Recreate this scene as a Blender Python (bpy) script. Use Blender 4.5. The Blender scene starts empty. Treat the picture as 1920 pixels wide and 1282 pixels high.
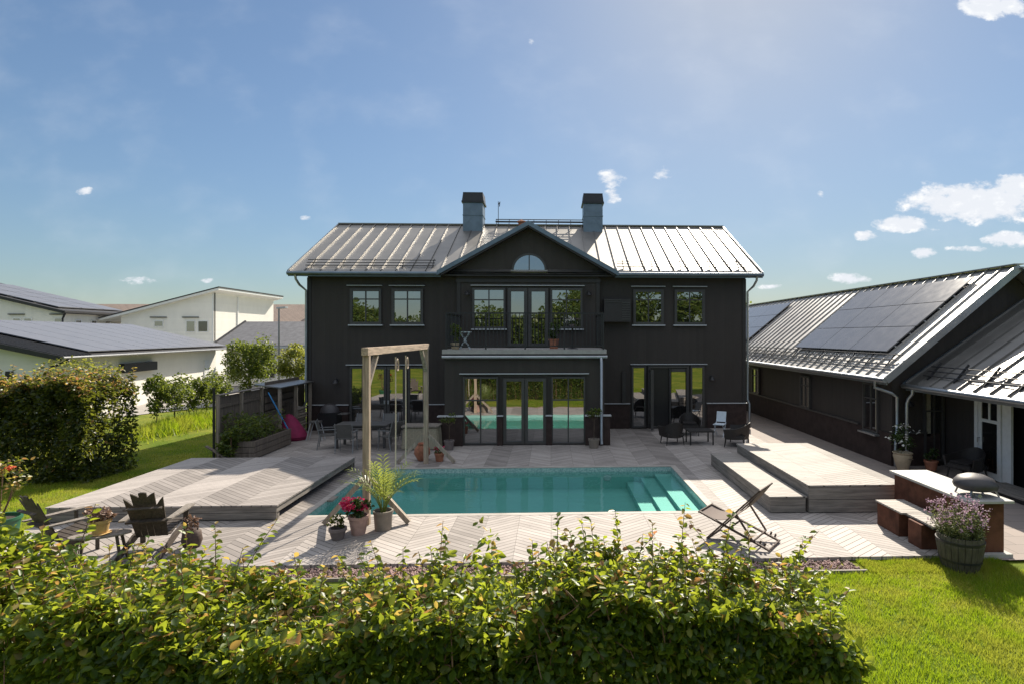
import bpy, bmesh, math, random
import numpy as np
from mathutils import Vector
SC = bpy.context.scene
COL = SC.collection
random.seed(7); RNG = np.random.default_rng(7)
PI = math.pi

# ---------------------------------------------------------------- camera, sky, sun, exposure
F, PX, PY, H = 1067.0, 1074.0, 629.0, 3.6          # focal length (px of 1920), principal point, eye height
TN = 41/1067; CS = 1/math.hypot(1, TN); SN = TN*CS
cam = bpy.data.cameras.new('camera'); cam_o = bpy.data.objects.new('camera', cam); COL.objects.link(cam_o)
cam_o.location = (0, 0, H); cam_o.rotation_euler = (PI/2, 0, -math.atan(TN))
cam.sensor_width = 36; cam.lens = F/1920*36
cam.shift_x = -(PX-960)/1920; cam.shift_y = (PY-641)/1920
cam.clip_start = .1; cam.clip_end = 6000
SC.camera = cam_o
SUN_EL, SUN_AZ = math.radians(37.3), math.radians(19.5)   # azimuth measured from +Y towards +X
SKY, CLOUD, SUN, EXPO, SKG = .085, .58, 4.6, 1.0, .65
sd = Vector((math.sin(SUN_AZ)*math.cos(SUN_EL), math.cos(SUN_AZ)*math.cos(SUN_EL), math.sin(SUN_EL)))
sun = bpy.data.lights.new('sun', 'SUN'); sun.energy = SUN; sun.angle = math.radians(.5); sun.color = (1, .90, .75)
sun_o = bpy.data.objects.new('sun', sun); COL.objects.link(sun_o)
sun_o.rotation_euler = sd.to_track_quat('Z', 'Y').to_euler(); sun_o.location = (10, 30, 40)
SC.view_settings.view_transform = 'Standard'; SC.view_settings.look = 'None'
SC.view_settings.exposure = EXPO; SC.view_settings.gamma = 1

def ray(x, y):
    u = (x-PX)/F; v = (PY-y)/F
    return (CS*u+SN, CS-SN*u, v)
def gz(x, y, z=0):
    d = ray(x, y); k = (z-H)/d[2]; return (d[0]*k, d[1]*k, z)
def gy(x, y, Y):
    d = ray(x, y); k = Y/d[1]; return (d[0]*k, Y, H+d[2]*k)
def gx(x, y, X):
    d = ray(x, y); k = X/d[0]; return (X, d[1]*k, H+d[2]*k)

class G:
    """tiny node-tree writer"""
    def __init__(s, tree): s.t = tree
    def n(s, typ, ins=None, **kw):
        o = s.t.nodes.new(typ)
        for k, v in kw.items(): setattr(o, k, v)
        for k, v in (ins or {}).items(): s.put(o.inputs[k], v)
        return o
    def put(s, sock, v):
        if isinstance(v, bpy.types.NodeSocket): s.t.links.new(v, sock)
        else: sock.default_value = v
    def m(s, op, a, b=0.0, c=0.0, clamp=False):
        o = s.t.nodes.new('ShaderNodeMath'); o.operation = op; o.use_clamp = clamp
        for i, v in enumerate((a, b, c)): s.put(o.inputs[i], v)
        return o.outputs[0]
    def mix(s, f, a, b, mode='MIX'):
        o = s.t.nodes.new('ShaderNodeMix'); o.data_type = 'RGBA'; o.blend_type = mode
        s.put(o.inputs[0], f)
        for i, v in ((6, a), (7, b)): s.put(o.inputs[i], v if isinstance(v, bpy.types.NodeSocket) else (*v[:3], 1))
        return o.outputs[2]
    def noise(s, vec, scale, detail=4, rough=.55):
        o = s.n('ShaderNodeTexNoise', {'Scale': scale, 'Detail': detail, 'Roughness': rough})
        if vec is not None: s.put(o.inputs['Vector'], vec)
        return o.outputs['Fac']
    def xyz(s, vec):
        o = s.n('ShaderNodeSeparateXYZ', {0: vec}); return o.outputs
    def comb(s, x, y, z): return s.n('ShaderNodeCombineXYZ', {0: x, 1: y, 2: z}).outputs[0]
    def step(s, x, a, b):
        o = s.n('ShaderNodeMapRange', {0: x, 1: a, 2: b, 3: 0.0, 4: 1.0}, interpolation_type='SMOOTHSTEP'); return o.outputs[0]

world = bpy.data.worlds.new('World'); SC.world = world; world.use_nodes = True
w = G(world.node_tree); world.node_tree.nodes.clear()
sky = w.n('ShaderNodeTexSky', sky_type='NISHITA', sun_disc=False, sun_elevation=SUN_EL, sun_rotation=SUN_AZ,
          altitude=50, air_density=1.0, dust_density=.45, ozone_density=2.2)
tc = w.n('ShaderNodeTexCoord').outputs['Generated']
dx, dy, dz = w.xyz(tc)
ys = w.m('MAXIMUM', dy, .05)
u_, v_ = w.m('DIVIDE', dx, ys), w.m('DIVIDE', dz, ys)
nz = w.noise(w.comb(w.m('MULTIPLY', u_, 1.0), w.m('MULTIPLY', v_, 1.7), 0), 23, 10, .62)
nz2 = w.noise(w.comb(u_, w.m('MULTIPLY', v_, 1.5), 3.3), 9, 4, .5)
best = None
for (cx, cy, rx, ry, dens) in ((1835, 380, 175, 46, 1), (1905, 352, 55, 32, 1), (1690, 420, 60, 20, 1), (1622, 442, 32, 13, .8), (1733, 474, 32, 17, .85),
        (1890, 450, 62, 20, .9), (1595, 522, 48, 14, .85), (1860, 12, 92, 30, 1), (1145, 335, 42, 26, .62), (1242, 322, 34, 26, .55),
        (1148, 368, 26, 24, .55), (268, 525, 62, 12, .5), (160, 359, 26, 13, .62), (390, 526, 18, 9, .6), (1000, 84, 16, 22, .45),
        (1535, 365, 18, 12, .42), (572, 409, 20, 8, .42), (1740, 432, 40, 9, .5), (1450, 538, 40, 8, .5), (1820, 468, 70, 10, .45)):
    d = ray(cx, cy); cu, cv = d[0]/d[1], d[2]/d[1]
    a = w.m('DIVIDE', w.m('SUBTRACT', u_, cu), rx/F); b = w.m('DIVIDE', w.m('SUBTRACT', v_, cv), ry/F)
    e = w.m('SUBTRACT', dens, w.m('ADD', w.m('MULTIPLY', a, a), w.m('MULTIPLY', b, b)))
    best = e if best is None else w.m('MAXIMUM', best, e)
cm = w.step(w.m('ADD', w.m('MULTIPLY', best, 1.3), w.m('MULTIPLY', w.m('SUBTRACT', nz, .52), 3.3)), .10, .85)
cm = w.m('MULTIPLY', cm, w.m('GREATER_THAN', dy, .05))
veil = w.m('MULTIPLY', w.step(nz2, .45, .8), .10)
cm2 = w.m('MAXIMUM', cm, veil)
cc = w.mix(w.step(nz, .5, .78), (.74, .77, .82), (1.0, 1.0, .99))
# soft shoulder: keeps the bright air near the sun within the film's range
sl_ = w.n('ShaderNodeRGBToBW', {0: sky.outputs[0]}).outputs[0]
rel = w.m('MULTIPLY', sl_, SKY*2*SKG)
gain = w.m('DIVIDE', SKG, w.m('SQRT', w.m('ADD', 1.0, w.m('POWER', w.m('DIVIDE', rel, .72), 2.0))))
skc = w.n('ShaderNodeVectorMath', {0: w.mix(1.0, sky.outputs[0], (.95, 1.02, 1.045), 'MULTIPLY')}, operation='SCALE'); w.put(skc.inputs['Scale'], gain)
bg1 = w.n('ShaderNodeBackground', {'Color': skc.outputs[0], 'Strength': SKY})
# unseen bright cloud overhead and behind the viewpoint, added as fill light
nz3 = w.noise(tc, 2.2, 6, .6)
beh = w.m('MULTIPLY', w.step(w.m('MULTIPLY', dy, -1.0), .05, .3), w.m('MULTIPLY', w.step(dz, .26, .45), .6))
fill_cloud = w.m('MULTIPLY', w.m('MAXIMUM', w.step(dz, .60, .80), beh), w.step(nz3, .28, .5))
cst = w.m('MULTIPLY', CLOUD, w.m('ADD', 1.0, w.m('MULTIPLY', fill_cloud, .18)))
cm2 = w.m('MAXIMUM', cm2, w.m('MULTIPLY', fill_cloud, .9))
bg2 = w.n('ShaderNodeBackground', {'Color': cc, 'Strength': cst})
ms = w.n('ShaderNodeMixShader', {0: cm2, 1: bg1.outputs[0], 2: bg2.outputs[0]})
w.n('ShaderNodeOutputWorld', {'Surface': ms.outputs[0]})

# ---------------------------------------------------------------- materials
MT = {}
def newmat(name):
    m = bpy.data.materials.new(name); m.use_nodes = True; m.node_tree.nodes.clear(); MT[name] = m
    return m, G(m.node_tree)
def finish(g, sh): g.n('ShaderNodeOutputMaterial', {'Surface': sh})
def pbsdf(g, **k):
    o = g.n('ShaderNodeBsdfPrincipled')
    for a, v in k.items():
        g.put(o.inputs[a.replace('_', ' ')], (*v, 1) if isinstance(v, tuple) and len(v) == 3 else v)
    return o
def mat(name, c, rough=.6, metal=0, var=.18, scale=6, bump=.0, bscale=40, spec=.5, stretch=(1, 1, 1)):
    m, g = newmat(name)
    oc = g.n('ShaderNodeTexCoord').outputs['Object']
    mp = g.n('ShaderNodeMapping', {'Vector': oc, 'Scale': stretch}).outputs[0]
    f = g.noise(mp, scale, 5, .6)
    lo = tuple(x*(1-var) for x in c); hi = tuple(min(1, x*(1+var)) for x in c)
    p = pbsdf(g, Base_Color=g.mix(g.step(f, .3, .7), lo, hi), Metallic=metal,
              Roughness=g.m('ADD', rough-.06, g.m('MULTIPLY', f, .12)))
    p.inputs['Specular IOR Level'].default_value = spec
    if bump:
        b = g.n('ShaderNodeBump', {'Height': g.noise(mp, bscale, 4), 'Strength': bump, 'Distance': .02})
        g.put(p.inputs['Normal'], b.outputs[0])
    finish(g, p.outputs[0]); return m
def siding(name, c, bw=.12, vertical=True, rough=.6, axis=0, spec=.4, bstr=.35, var=.15):
    """boarded wall: grooves between boards, slight tone per board"""
    m, g = newmat(name)
    x, y, z = g.xyz(g.n('ShaderNodeTexCoord').outputs['Object'])
    t = (g.m('ADD', x, y) if vertical else z)
    q = g.m('DIVIDE', t, bw); fr = g.m('FRACT', q); ix = g.m('FLOOR', q)
    rnd = g.n('ShaderNodeTexWhiteNoise', {'W': ix}, noise_dimensions='1D').outputs[0]
    gr = g.m('MULTIPLY', g.step(fr, 0, .07), g.m('SUBTRACT', 1, g.step(fr, .93, 1)))
    dirt = g.noise(g.comb(x, y, g.m('MULTIPLY', z, .6)), 1.3, 6, .65)
    lo = tuple(k*(1-var) for k in c); hi = tuple(k*(1+var) for k in c)
    col = g.mix(g.m('ADD', g.m('MULTIPLY', rnd, .5), g.m('MULTIPLY', g.step(dirt, .3, .7), .5)), lo, hi)
    p = pbsdf(g, Base_Color=col, Roughness=rough); p.inputs['Specular IOR Level'].default_value = spec
    b = g.n('ShaderNodeBump', {'Height': gr, 'Strength': bstr, 'Distance': .012}); g.put(p.inputs['Normal'], b.outputs[0])
    finish(g, p.outputs[0]); return m
def boards(name, cw, slope, bw=.118, lo=(.2, .178, .165), hi=(.43, .388, .362), x0=0.0, gapc=(.07, .06, .052)):
    """weathered decking laid in chevron columns running away from the house"""
    m, g = newmat(name)
    x, y, z = g.xyz(g.n('ShaderNodeTexCoord').outputs['Object'])
    q = g.m('DIVIDE', g.m('SUBTRACT', x, x0), cw); ci = g.m('FLOOR', q)
    fx = g.m('MULTIPLY', g.m('SUBTRACT', g.m('FRACT', q), .5), cw)
    par = g.m('SUBTRACT', g.m('MULTIPLY', g.m('FLOORED_MODULO', ci, 2.0), 2.0), 1.0)
    cth = 1/math.hypot(1, slope)
    t = g.m('MULTIPLY', g.m('ADD', y, g.m('MULTIPLY', par, g.m('MULTIPLY', fx, slope))), cth)   # across the board
    l = g.m('SUBTRACT', g.m('MULTIPLY', fx, cth), g.m('MULTIPLY', par, g.m('MULTIPLY', y, slope*cth)))   # along it
    bq = g.m('DIVIDE', t, bw); bi = g.m('FLOOR', bq); bf = g.m('FRACT', bq)
    rnd = g.n('ShaderNodeTexWhiteNoise', {'Vector': g.comb(ci, bi, 0)}, noise_dimensions='2D').outputs[0]
    grain = g.noise(g.comb(g.m('MULTIPLY', t, 55), g.m('MULTIPLY', l, 2.5), g.m('MULTIPLY', rnd, 40)), 1, 5, .65)
    knots = g.noise(g.comb(g.m('MULTIPLY', t, 9), g.m('MULTIPLY', l, 3.5), g.m('MULTIPLY', rnd, 9)), 1.6, 2, .4)
    stain = g.noise(g.comb(x, y, z), .9, 7, .7)
    col_sheen = g.n('ShaderNodeTexWhiteNoise', {'W': g.m('ADD', ci, 7.0)}, noise_dimensions='1D').outputs[0]  # random column tone, painted in for the sheen of differing board directions
    blot = g.noise(g.comb(x, y, 2.0), 3.1, 5, .7)
    gap = g.m('MULTIPLY', g.step(bf, 0, .09), g.m('SUBTRACT', 1, g.step(bf, .91, 1)))
    cf = g.m('FRACT', q); e = .006/cw
    cgap = g.m('MULTIPLY', g.step(cf, e*.5, e*1.5), g.m('SUBTRACT', 1, g.step(cf, 1-e*1.5, 1-e*.5)))
    gap = g.m('MULTIPLY', gap, g.m('ADD', .6, g.m('MULTIPLY', cgap, .4)))
    f = g.m('ADD', g.m('ADD', g.m('MULTIPLY', rnd, .42), g.m('MULTIPLY', grain, .35)), g.m('ADD', g.m('MULTIPLY', g.m('SUBTRACT', stain, .40), 1.0), g.m('MULTIPLY', g.m('SUBTRACT', col_sheen, .5), .60)), clamp=True)
    col = g.mix(f, lo, hi)
    col = g.mix(g.m('MULTIPLY', g.step(knots, .70, .78), .6), col, tuple(k*.45 for k in lo))
    col = g.mix(g.m('MULTIPLY', g.step(blot, .60, .74), .35), col, tuple(k*.6 for k in lo))
    col = g.mix(gap, gapc, col)
    p = pbsdf(g, Base_Color=col, Roughness=.72); p.inputs['Specular IOR Level'].default_value = .35
    hgt = g.m('ADD', g.m('MULTIPLY', gap, 1.0), g.m('MULTIPLY', grain, .18))
    b = g.n('ShaderNodeBump', {'Height': hgt, 'Strength': .55, 'Distance': .012}); g.put(p.inputs['Normal'], b.outputs[0])
    finish(g, p.outputs[0]); return m
def wood(name, c, axis=2, var=.3, rough=.7, sc=1):
    st = [14*sc, 14*sc, 14*sc]; st[axis] = 1.2
    return mat(name, c, rough, 0, var, 1.6, .35, 3, .35, tuple(st))
def leafmat(name, ramp, trans, tint=None, rough=.42, tfac=.45, spec=.45):
    m, g = newmat(name)
    r = g.n('ShaderNodeNewGeometry').outputs['Random Per Island']
    cr = g.n('ShaderNodeValToRGB', {0: r}); el = cr.color_ramp.elements
    for i, (p_, c) in enumerate(ramp):
        e = el[i] if i < 2 else el.new(p_)
        e.position = p_; e.color = (*c, 1)
    col = cr.outputs[0]
    tcol = g.mix(.65, col, trans)
    if tint:
        at = g.n('ShaderNodeAttribute', attribute_name='tint').outputs['Fac']
        r2 = g.m('FRACT', g.m('MULTIPLY', r, 17.3))
        tc_ = g.mix(r2, tint[0], tint[1]); col = g.mix(at, col, tc_); tcol = g.mix(at, tcol, g.mix(r2, tint[2], tint[3]))
    if name == 'grass_blade':
        oc = g.n('ShaderNodeTexCoord').outputs['Object']
        pt = g.step(g.noise(oc, 1.1, 6, .68), .44, .58); col = g.mix(g.m('MULTIPLY', pt, .5), col, (.36, .30, .07)); tcol = g.mix(g.m('MULTIPLY', pt, .35), tcol, (.55, .42, .1))
        dk = g.step(g.noise(oc, 2.3, 5, .65), .46, .60); col = g.mix(g.m('MULTIPLY', dk, .5), col, (.07, .14, .012))
    p = pbsdf(g, Base_Color=col, Roughness=rough); p.inputs['Specular IOR Level'].default_value = spec
    t = g.n('ShaderNodeBsdfTranslucent', {'Color': tcol})
    mx = g.n('ShaderNodeMixShader', {0: tfac, 1: p.outputs[0], 2: t.outputs[0]})
    finish(g, mx.outputs[0]); return m
def glassmat(name, refl, base=(.012, .012, .012), tint=(1, 1, 1)):
    m, g = newmat(name)
    oc = g.n('ShaderNodeTexCoord').outputs['Object']
    bp = g.n('ShaderNodeBump', {'Height': g.noise(oc, 1.1, 2), 'Strength': .04, 'Distance': .05})
    d = g.n('ShaderNodeBsdfDiffuse', {'Color': (*base, 1)})
    gl = g.n('ShaderNodeBsdfGlossy', {'Color': (*tint, 1), 'Roughness': .004, 'Normal': bp.outputs[0]})
    fr = g.n('ShaderNodeFresnel', {'IOR': 1.5})
    fac = g.m('ADD', refl, g.m('MULTIPLY', fr.outputs[0], .6), clamp=True)
    mx = g.n('ShaderNodeMixShader', {0: fac, 1: d.outputs[0], 2: gl.outputs[0]})
    finish(g, mx.outputs[0]); return m

siding('black_siding', (.046, .039, .035), .14, True, .62, spec=.3, bstr=.22, var=.13)
mat('black_plinth', (.042, .028, .025), .75, 0, .25, 5, .3, 60, .25)
mat('black_trim', (.034, .031, .03), .5, 0, .12, 9, spec=.4)
mat('grey_frame', (.055, .052, .05), .45, 0, .1, 9)
mat('zinc', (.36, .38, .40), .38, .85, .1, 2.5)
mat('zinc_roof', (.24, .23, .218), .47, .80, .10, 1.1, .06, 1.6)
mat('zinc_roof_glare', (.42, .41, .395), .46, .72, .10, 1.1, .06, 1.6)  # same metal as the house roof, base lightened to imitate sun glare
mat('dark_metal', (.03, .03, .033), .45, .3, .1, 9)
mat('chimney_metal', (.16, .2, .24), .42, .7, .14, 2.2)
mat('white_metal', (.44, .46, .48), .5, 0, .06, 9)
mat('grey_metal', (.24, .245, .25), .42, .5, .1, 9)
glassmat('window_glass', .31)
glassmat('porch_glass', .12)
mat('balcony_board', (.33, .315, .30), .6, 0, .1, 8)
boards('deck_boards', .62, .75)
boards('platform_boards', .95, .8, x0=-9.7)
boards('right_platform_boards', 1.16, .42, .12, (.17, .155, .14), (.33, .30, .275), x0=5.23, gapc=(.03, .025, .02))
boards('step_boards', .9, .35, .12, (.17, .155, .14), (.33, .30, .275), x0=4.4, gapc=(.03, .025, .02))
wood('skirt_wood', (.21, .19, .17), 0)
wood('skirt_wood_deep', (.21, .19, .17), 1)
wood('frame_wood', (.36, .28, .21), 2)
wood('beam_wood', (.42, .32, .24), 1)
wood('shaded_fence_wood', (.16, .13, .105), 2)  # grey wood darkened in colour for the house shade on the fence
wood('brace_wood', (.30, .25, .2), 2)
wood('grey_wood', (.20, .175, .15), 2)
wood('adirondack_wood', (.07, .056, .046), 1)
wood('slat_wood', (.34, .31, .28), 0)
wood('cane_wood', (.075, .05, .04), 1)
mat('corten', (.125, .052, .032), .78, .1, .4, 3, .25, 50, .25)
mat('concrete', (.37, .365, .345), .6, 0, .1, 4, .1, 60)
mat('terracotta', (.36, .15, .09), .75, 0, .2, 9, .15, 50, .3)
mat('pink_pot', (.42, .27, .23), .7, 0, .15, 9)
mat('taupe_pot', (.20, .17, .14), .6, 0, .12, 9)
mat('beige_pot', (.42, .33, .22), .6, 0, .1, 9)
mat('grey_pot', (.16, .13, .125), .7, 0, .15, 9)
mat('yellow_pot', (.50, .33, .13), .6, 0, .15, 9)
mat('green_plastic', (.03, .12, .06), .4, 0, .1, 9)
mat('soil', (.035, .025, .018), .95, 0, .4, 30, .5, 60)
mat('bark', (.10, .075, .055), .9, 0, .35, 14, .5, 40, .2)
mat('twig', (.15, .085, .05), .8, 0, .3, 20)
mat('rattan', (.022, .018, .016), .55, 0, .4, 40, .5, 90)
mat('dark_cushion', (.028, .025, .025), .85, 0, .2, 20, .2, 90, .2)
mat('beige_cushion', (.3, .27, .2), .85, 0, .15, 20, .2, 90, .2)
mat('table_grey', (.075, .07, .068), .5, 0, .12, 9)
mat('chair_grey', (.11, .105, .10), .5, .2, .1, 9)
mat('sling_cloth', (.17, .135, .12), .8, 0, .08, 40, .1, 200, .2)
mat('rope', (.55, .46, .34), .85, 0, .15, 60, .2, 200)
mat('beanbag_cloth', (.24, .015, .07), .8, 0, .15, 6, .2, 20)
mat('blue_plastic', (.05, .25, .55), .4, 0, .1, 9)
mat('oven_shell', (.055, .05, .053), .5, .1, .12, 6)
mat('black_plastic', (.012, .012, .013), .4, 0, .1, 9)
mat('white_paint', (.72, .73, .72), .45, 0, .05, 9)
mat('chair_blue_white', (.55, .62, .68), .5, 0, .06, 9)
siding('white_siding', (.80, .78, .72), .2, False, .6, bstr=.25, var=.06)
siding('white_boards', (.80, .78, .72), .24, True, .6, bstr=.25, var=.06)
mat('dark_roofing', (.03, .03, .033), .55, .2, .15, 5)
siding('corrugated_dark', (.025, .025, .028), .2, True, .5, bstr=.9)
mat('grey_tiles', (.13, .13, .14), .8, 0, .2, 3, .4, 30)
siding('brown_tiles', (.25, .19, .155), .3, True, .8, bstr=.8)
mat('paving_far', (.3, .28, .26), .85, 0, .1, 3)
mat('stone_mark', (.18, .14, .1), .8)
wood('barrel_wood', (.085, .078, .055), 2)
mat('galvanised', (.4, .42, .44), .4, .8, .1, 9)
def solar(name, refl_rough=.16, base=(.02, .023, .032)):
    m, g = newmat(name)
    oc = g.n('ShaderNodeTexCoord').outputs['Object']
    f = g.noise(oc, 3, 4)
    p = pbsdf(g, Base_Color=g.mix(f, tuple(k*.8 for k in base), tuple(k*1.2 for k in base)), Roughness=g.m('ADD', refl_rough, g.m('MULTIPLY', f, .08)))
    p.inputs['Specular IOR Level'].default_value = .9; pass
    finish(g, p.outputs[0])
solar('solar_glass', .14, (.10, .098, .105)); solar('far_solar_glass', .34, (.14, .14, .155))
# lawn, paving
m, g = newmat('lawn_ground')
oc = g.n('ShaderNodeTexCoord').outputs['Object']
n1 = g.noise(oc, .55, 6, .65); n2 = g.noise(oc, 9, 5, .7)
c = g.mix(g.step(n1, .35, .68), (.09, .14, .010), (.22, .22, .03)); c = g.mix(g.m('MULTIPLY', g.step(n2, .35, .75), .5), c, (.055, .08, .012))
p = pbsdf(g, Base_Color=c, Roughness=.9); p.inputs['Specular IOR Level'].default_value = .1
g.put(p.inputs['Normal'], g.n('ShaderNodeBump', {'Height': g.noise(oc, 60, 4), 'Strength': .6, 'Distance': .03}).outputs[0])
finish(g, p.outputs[0])
m, g = newmat('paving_stone')
oc = g.n('ShaderNodeTexCoord').outputs['Object']
br = g.n('ShaderNodeTexBrick', {'Vector': oc, 'Scale': 1.0, 'Mortar Size': .006, 'Brick Width': .6, 'Row Height': .4, 'Color1': (.30, .25, .225, 1), 'Color2': (.24, .205, .19, 1), 'Mortar': (.1, .085, .075, 1)})
c = g.mix(g.m('MULTIPLY', g.noise(oc, 2.2, 6, .7), .5), br.outputs[0], (.20, .175, .16))
p = pbsdf(g, Base_Color=c, Roughness=.85); finish(g, p.outputs[0])
# pool lining, mosaic, water
m, g = newmat('pool_lining')
oc = g.n('ShaderNodeTexCoord').outputs['Object']
p = pbsdf(g, Base_Color=g.mix(g.noise(oc, 1.2, 4), (.20, .42, .39), (.26, .48, .45)), Roughness=.6); finish(g, p.outputs[0])
m, g = newmat('pool_mosaic')
oc = g.n('ShaderNodeTexCoord').outputs['Object']
mp = g.n('ShaderNodeVectorMath', {0: oc, 1: (40, 40, 40)}, operation='MULTIPLY').outputs[0]
fl = g.n('ShaderNodeVectorMath', {0: mp}, operation='FLOOR').outputs[0]
wn = g.n('ShaderNodeTexWhiteNoise', {'Vector': fl}, noise_dimensions='3D').outputs[0]
p = pbsdf(g, Base_Color=g.mix(wn, (.16, .28, .28), (.36, .48, .46)), Roughness=.25); finish(g, p.outputs[0])
m, g = newmat('pool_water')
oc = g.n('ShaderNodeTexCoord').outputs['Object']
bp = g.n('ShaderNodeBump', {'Height': g.noise(g.n('ShaderNodeMapping', {'Vector': oc, 'Scale': (1.0, 1.6, 1)}).outputs[0], 2.2, 3, .5), 'Strength': .22, 'Distance': .03})
ge = g.n('ShaderNodeNewGeometry')
cosv = g.m('ABSOLUTE', g.n('ShaderNodeVectorMath', {0: bp.outputs[0], 1: ge.outputs['Incoming']}, operation='DOT_PRODUCT').outputs['Value'])
frs = g.m('ADD', .035, g.m('MULTIPLY', 1.0, g.m('POWER', g.m('SUBTRACT', 1.0, cosv, clamp=True), 5.0)))
tr = g.n('ShaderNodeBsdfTransparent', {'Color': (.64, .87, .84, 1)})
gl = g.n('ShaderNodeBsdfGlossy', {'Roughness': .015, 'Normal': bp.outputs[0]})
mx = g.n('ShaderNodeMixShader', {0: frs, 1: tr.outputs[0], 2: gl.outputs[0]})
finish(g, mx.outputs[0])
# leaves
YT = ((.20, .10, .05), (.24, .22, .05), (.55, .25, .10), (.75, .62, .12))
leafmat('hedge_leaf', ((0, (.020, .052, .009)), (.5, (.048, .10, .014)), (.85, (.09, .15, .018)), (1, (.20, .20, .03))), (.60, .68, .05), YT, .42, .48, .42)
leafmat('copper_hedge_leaf', ((0, (.014, .028, .007)), (.5, (.028, .05, .010)), (1, (.075, .085, .016))), (.38, .42, .04), YT, .42, .38)
leafmat('tree_leaf', ((0, (.035, .065, .014)), (.6, (.06, .10, .02)), (1, (.12, .15, .03))), (.34, .40, .05), None, .45, .42)
leafmat('light_tree_leaf', ((0, (.07, .11, .02)), (.6, (.12, .16, .03)), (1, (.2, .2, .05))), (.5, .5, .08), None, .45, .45)
leafmat('dark_leaf', ((0, (.015, .035, .012)), (.6, (.03, .06, .015)), (1, (.06, .09, .02))), (.16, .25, .03), None, .45, .3)
leafmat('palm_leaf', ((0, (.09, .14, .03)), (1, (.2, .25, .06))), (.5, .55, .1), None, .4, .4)
leafmat('pink_petal', ((0, (.42, .01, .08)), (1, (.62, .04, .16))), (.8, .08, .2), None, .5, .35)
leafmat('purple_petal', ((0, (.26, .13, .22)), (1, (.46, .32, .40))), (.5, .34, .44), None, .6, .35)
leafmat('white_petal', ((0, (.6, .6, .55)), (1, (.75, .75, .7))), (.8, .8, .75), None, .6, .3)
leafmat('red_petal', ((0, (.5, .06, .02)), (1, (.6, .12, .03))), (.8, .2, .05), None, .6, .3)
leafmat('succulent_leaf', ((0, (.16, .09, .07)), (1, (.26, .16, .11))), (.4, .25, .15), None, .5, .2)
leafmat('sage_leaf', ((0, (.07, .10, .035)), (1, (.17, .19, .08))), (.3, .33, .1), None, .6, .35)
leafmat('grass_blade', ((0, (.11, .20, .010)), (.5, (.18, .27, .013)), (1, (.34, .36, .045))), (.46, .62, .02), None, .5, .45, .3)
mat('stone', (.26, .17, .155), .8, 0, .45, 3, .1, 60)

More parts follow.
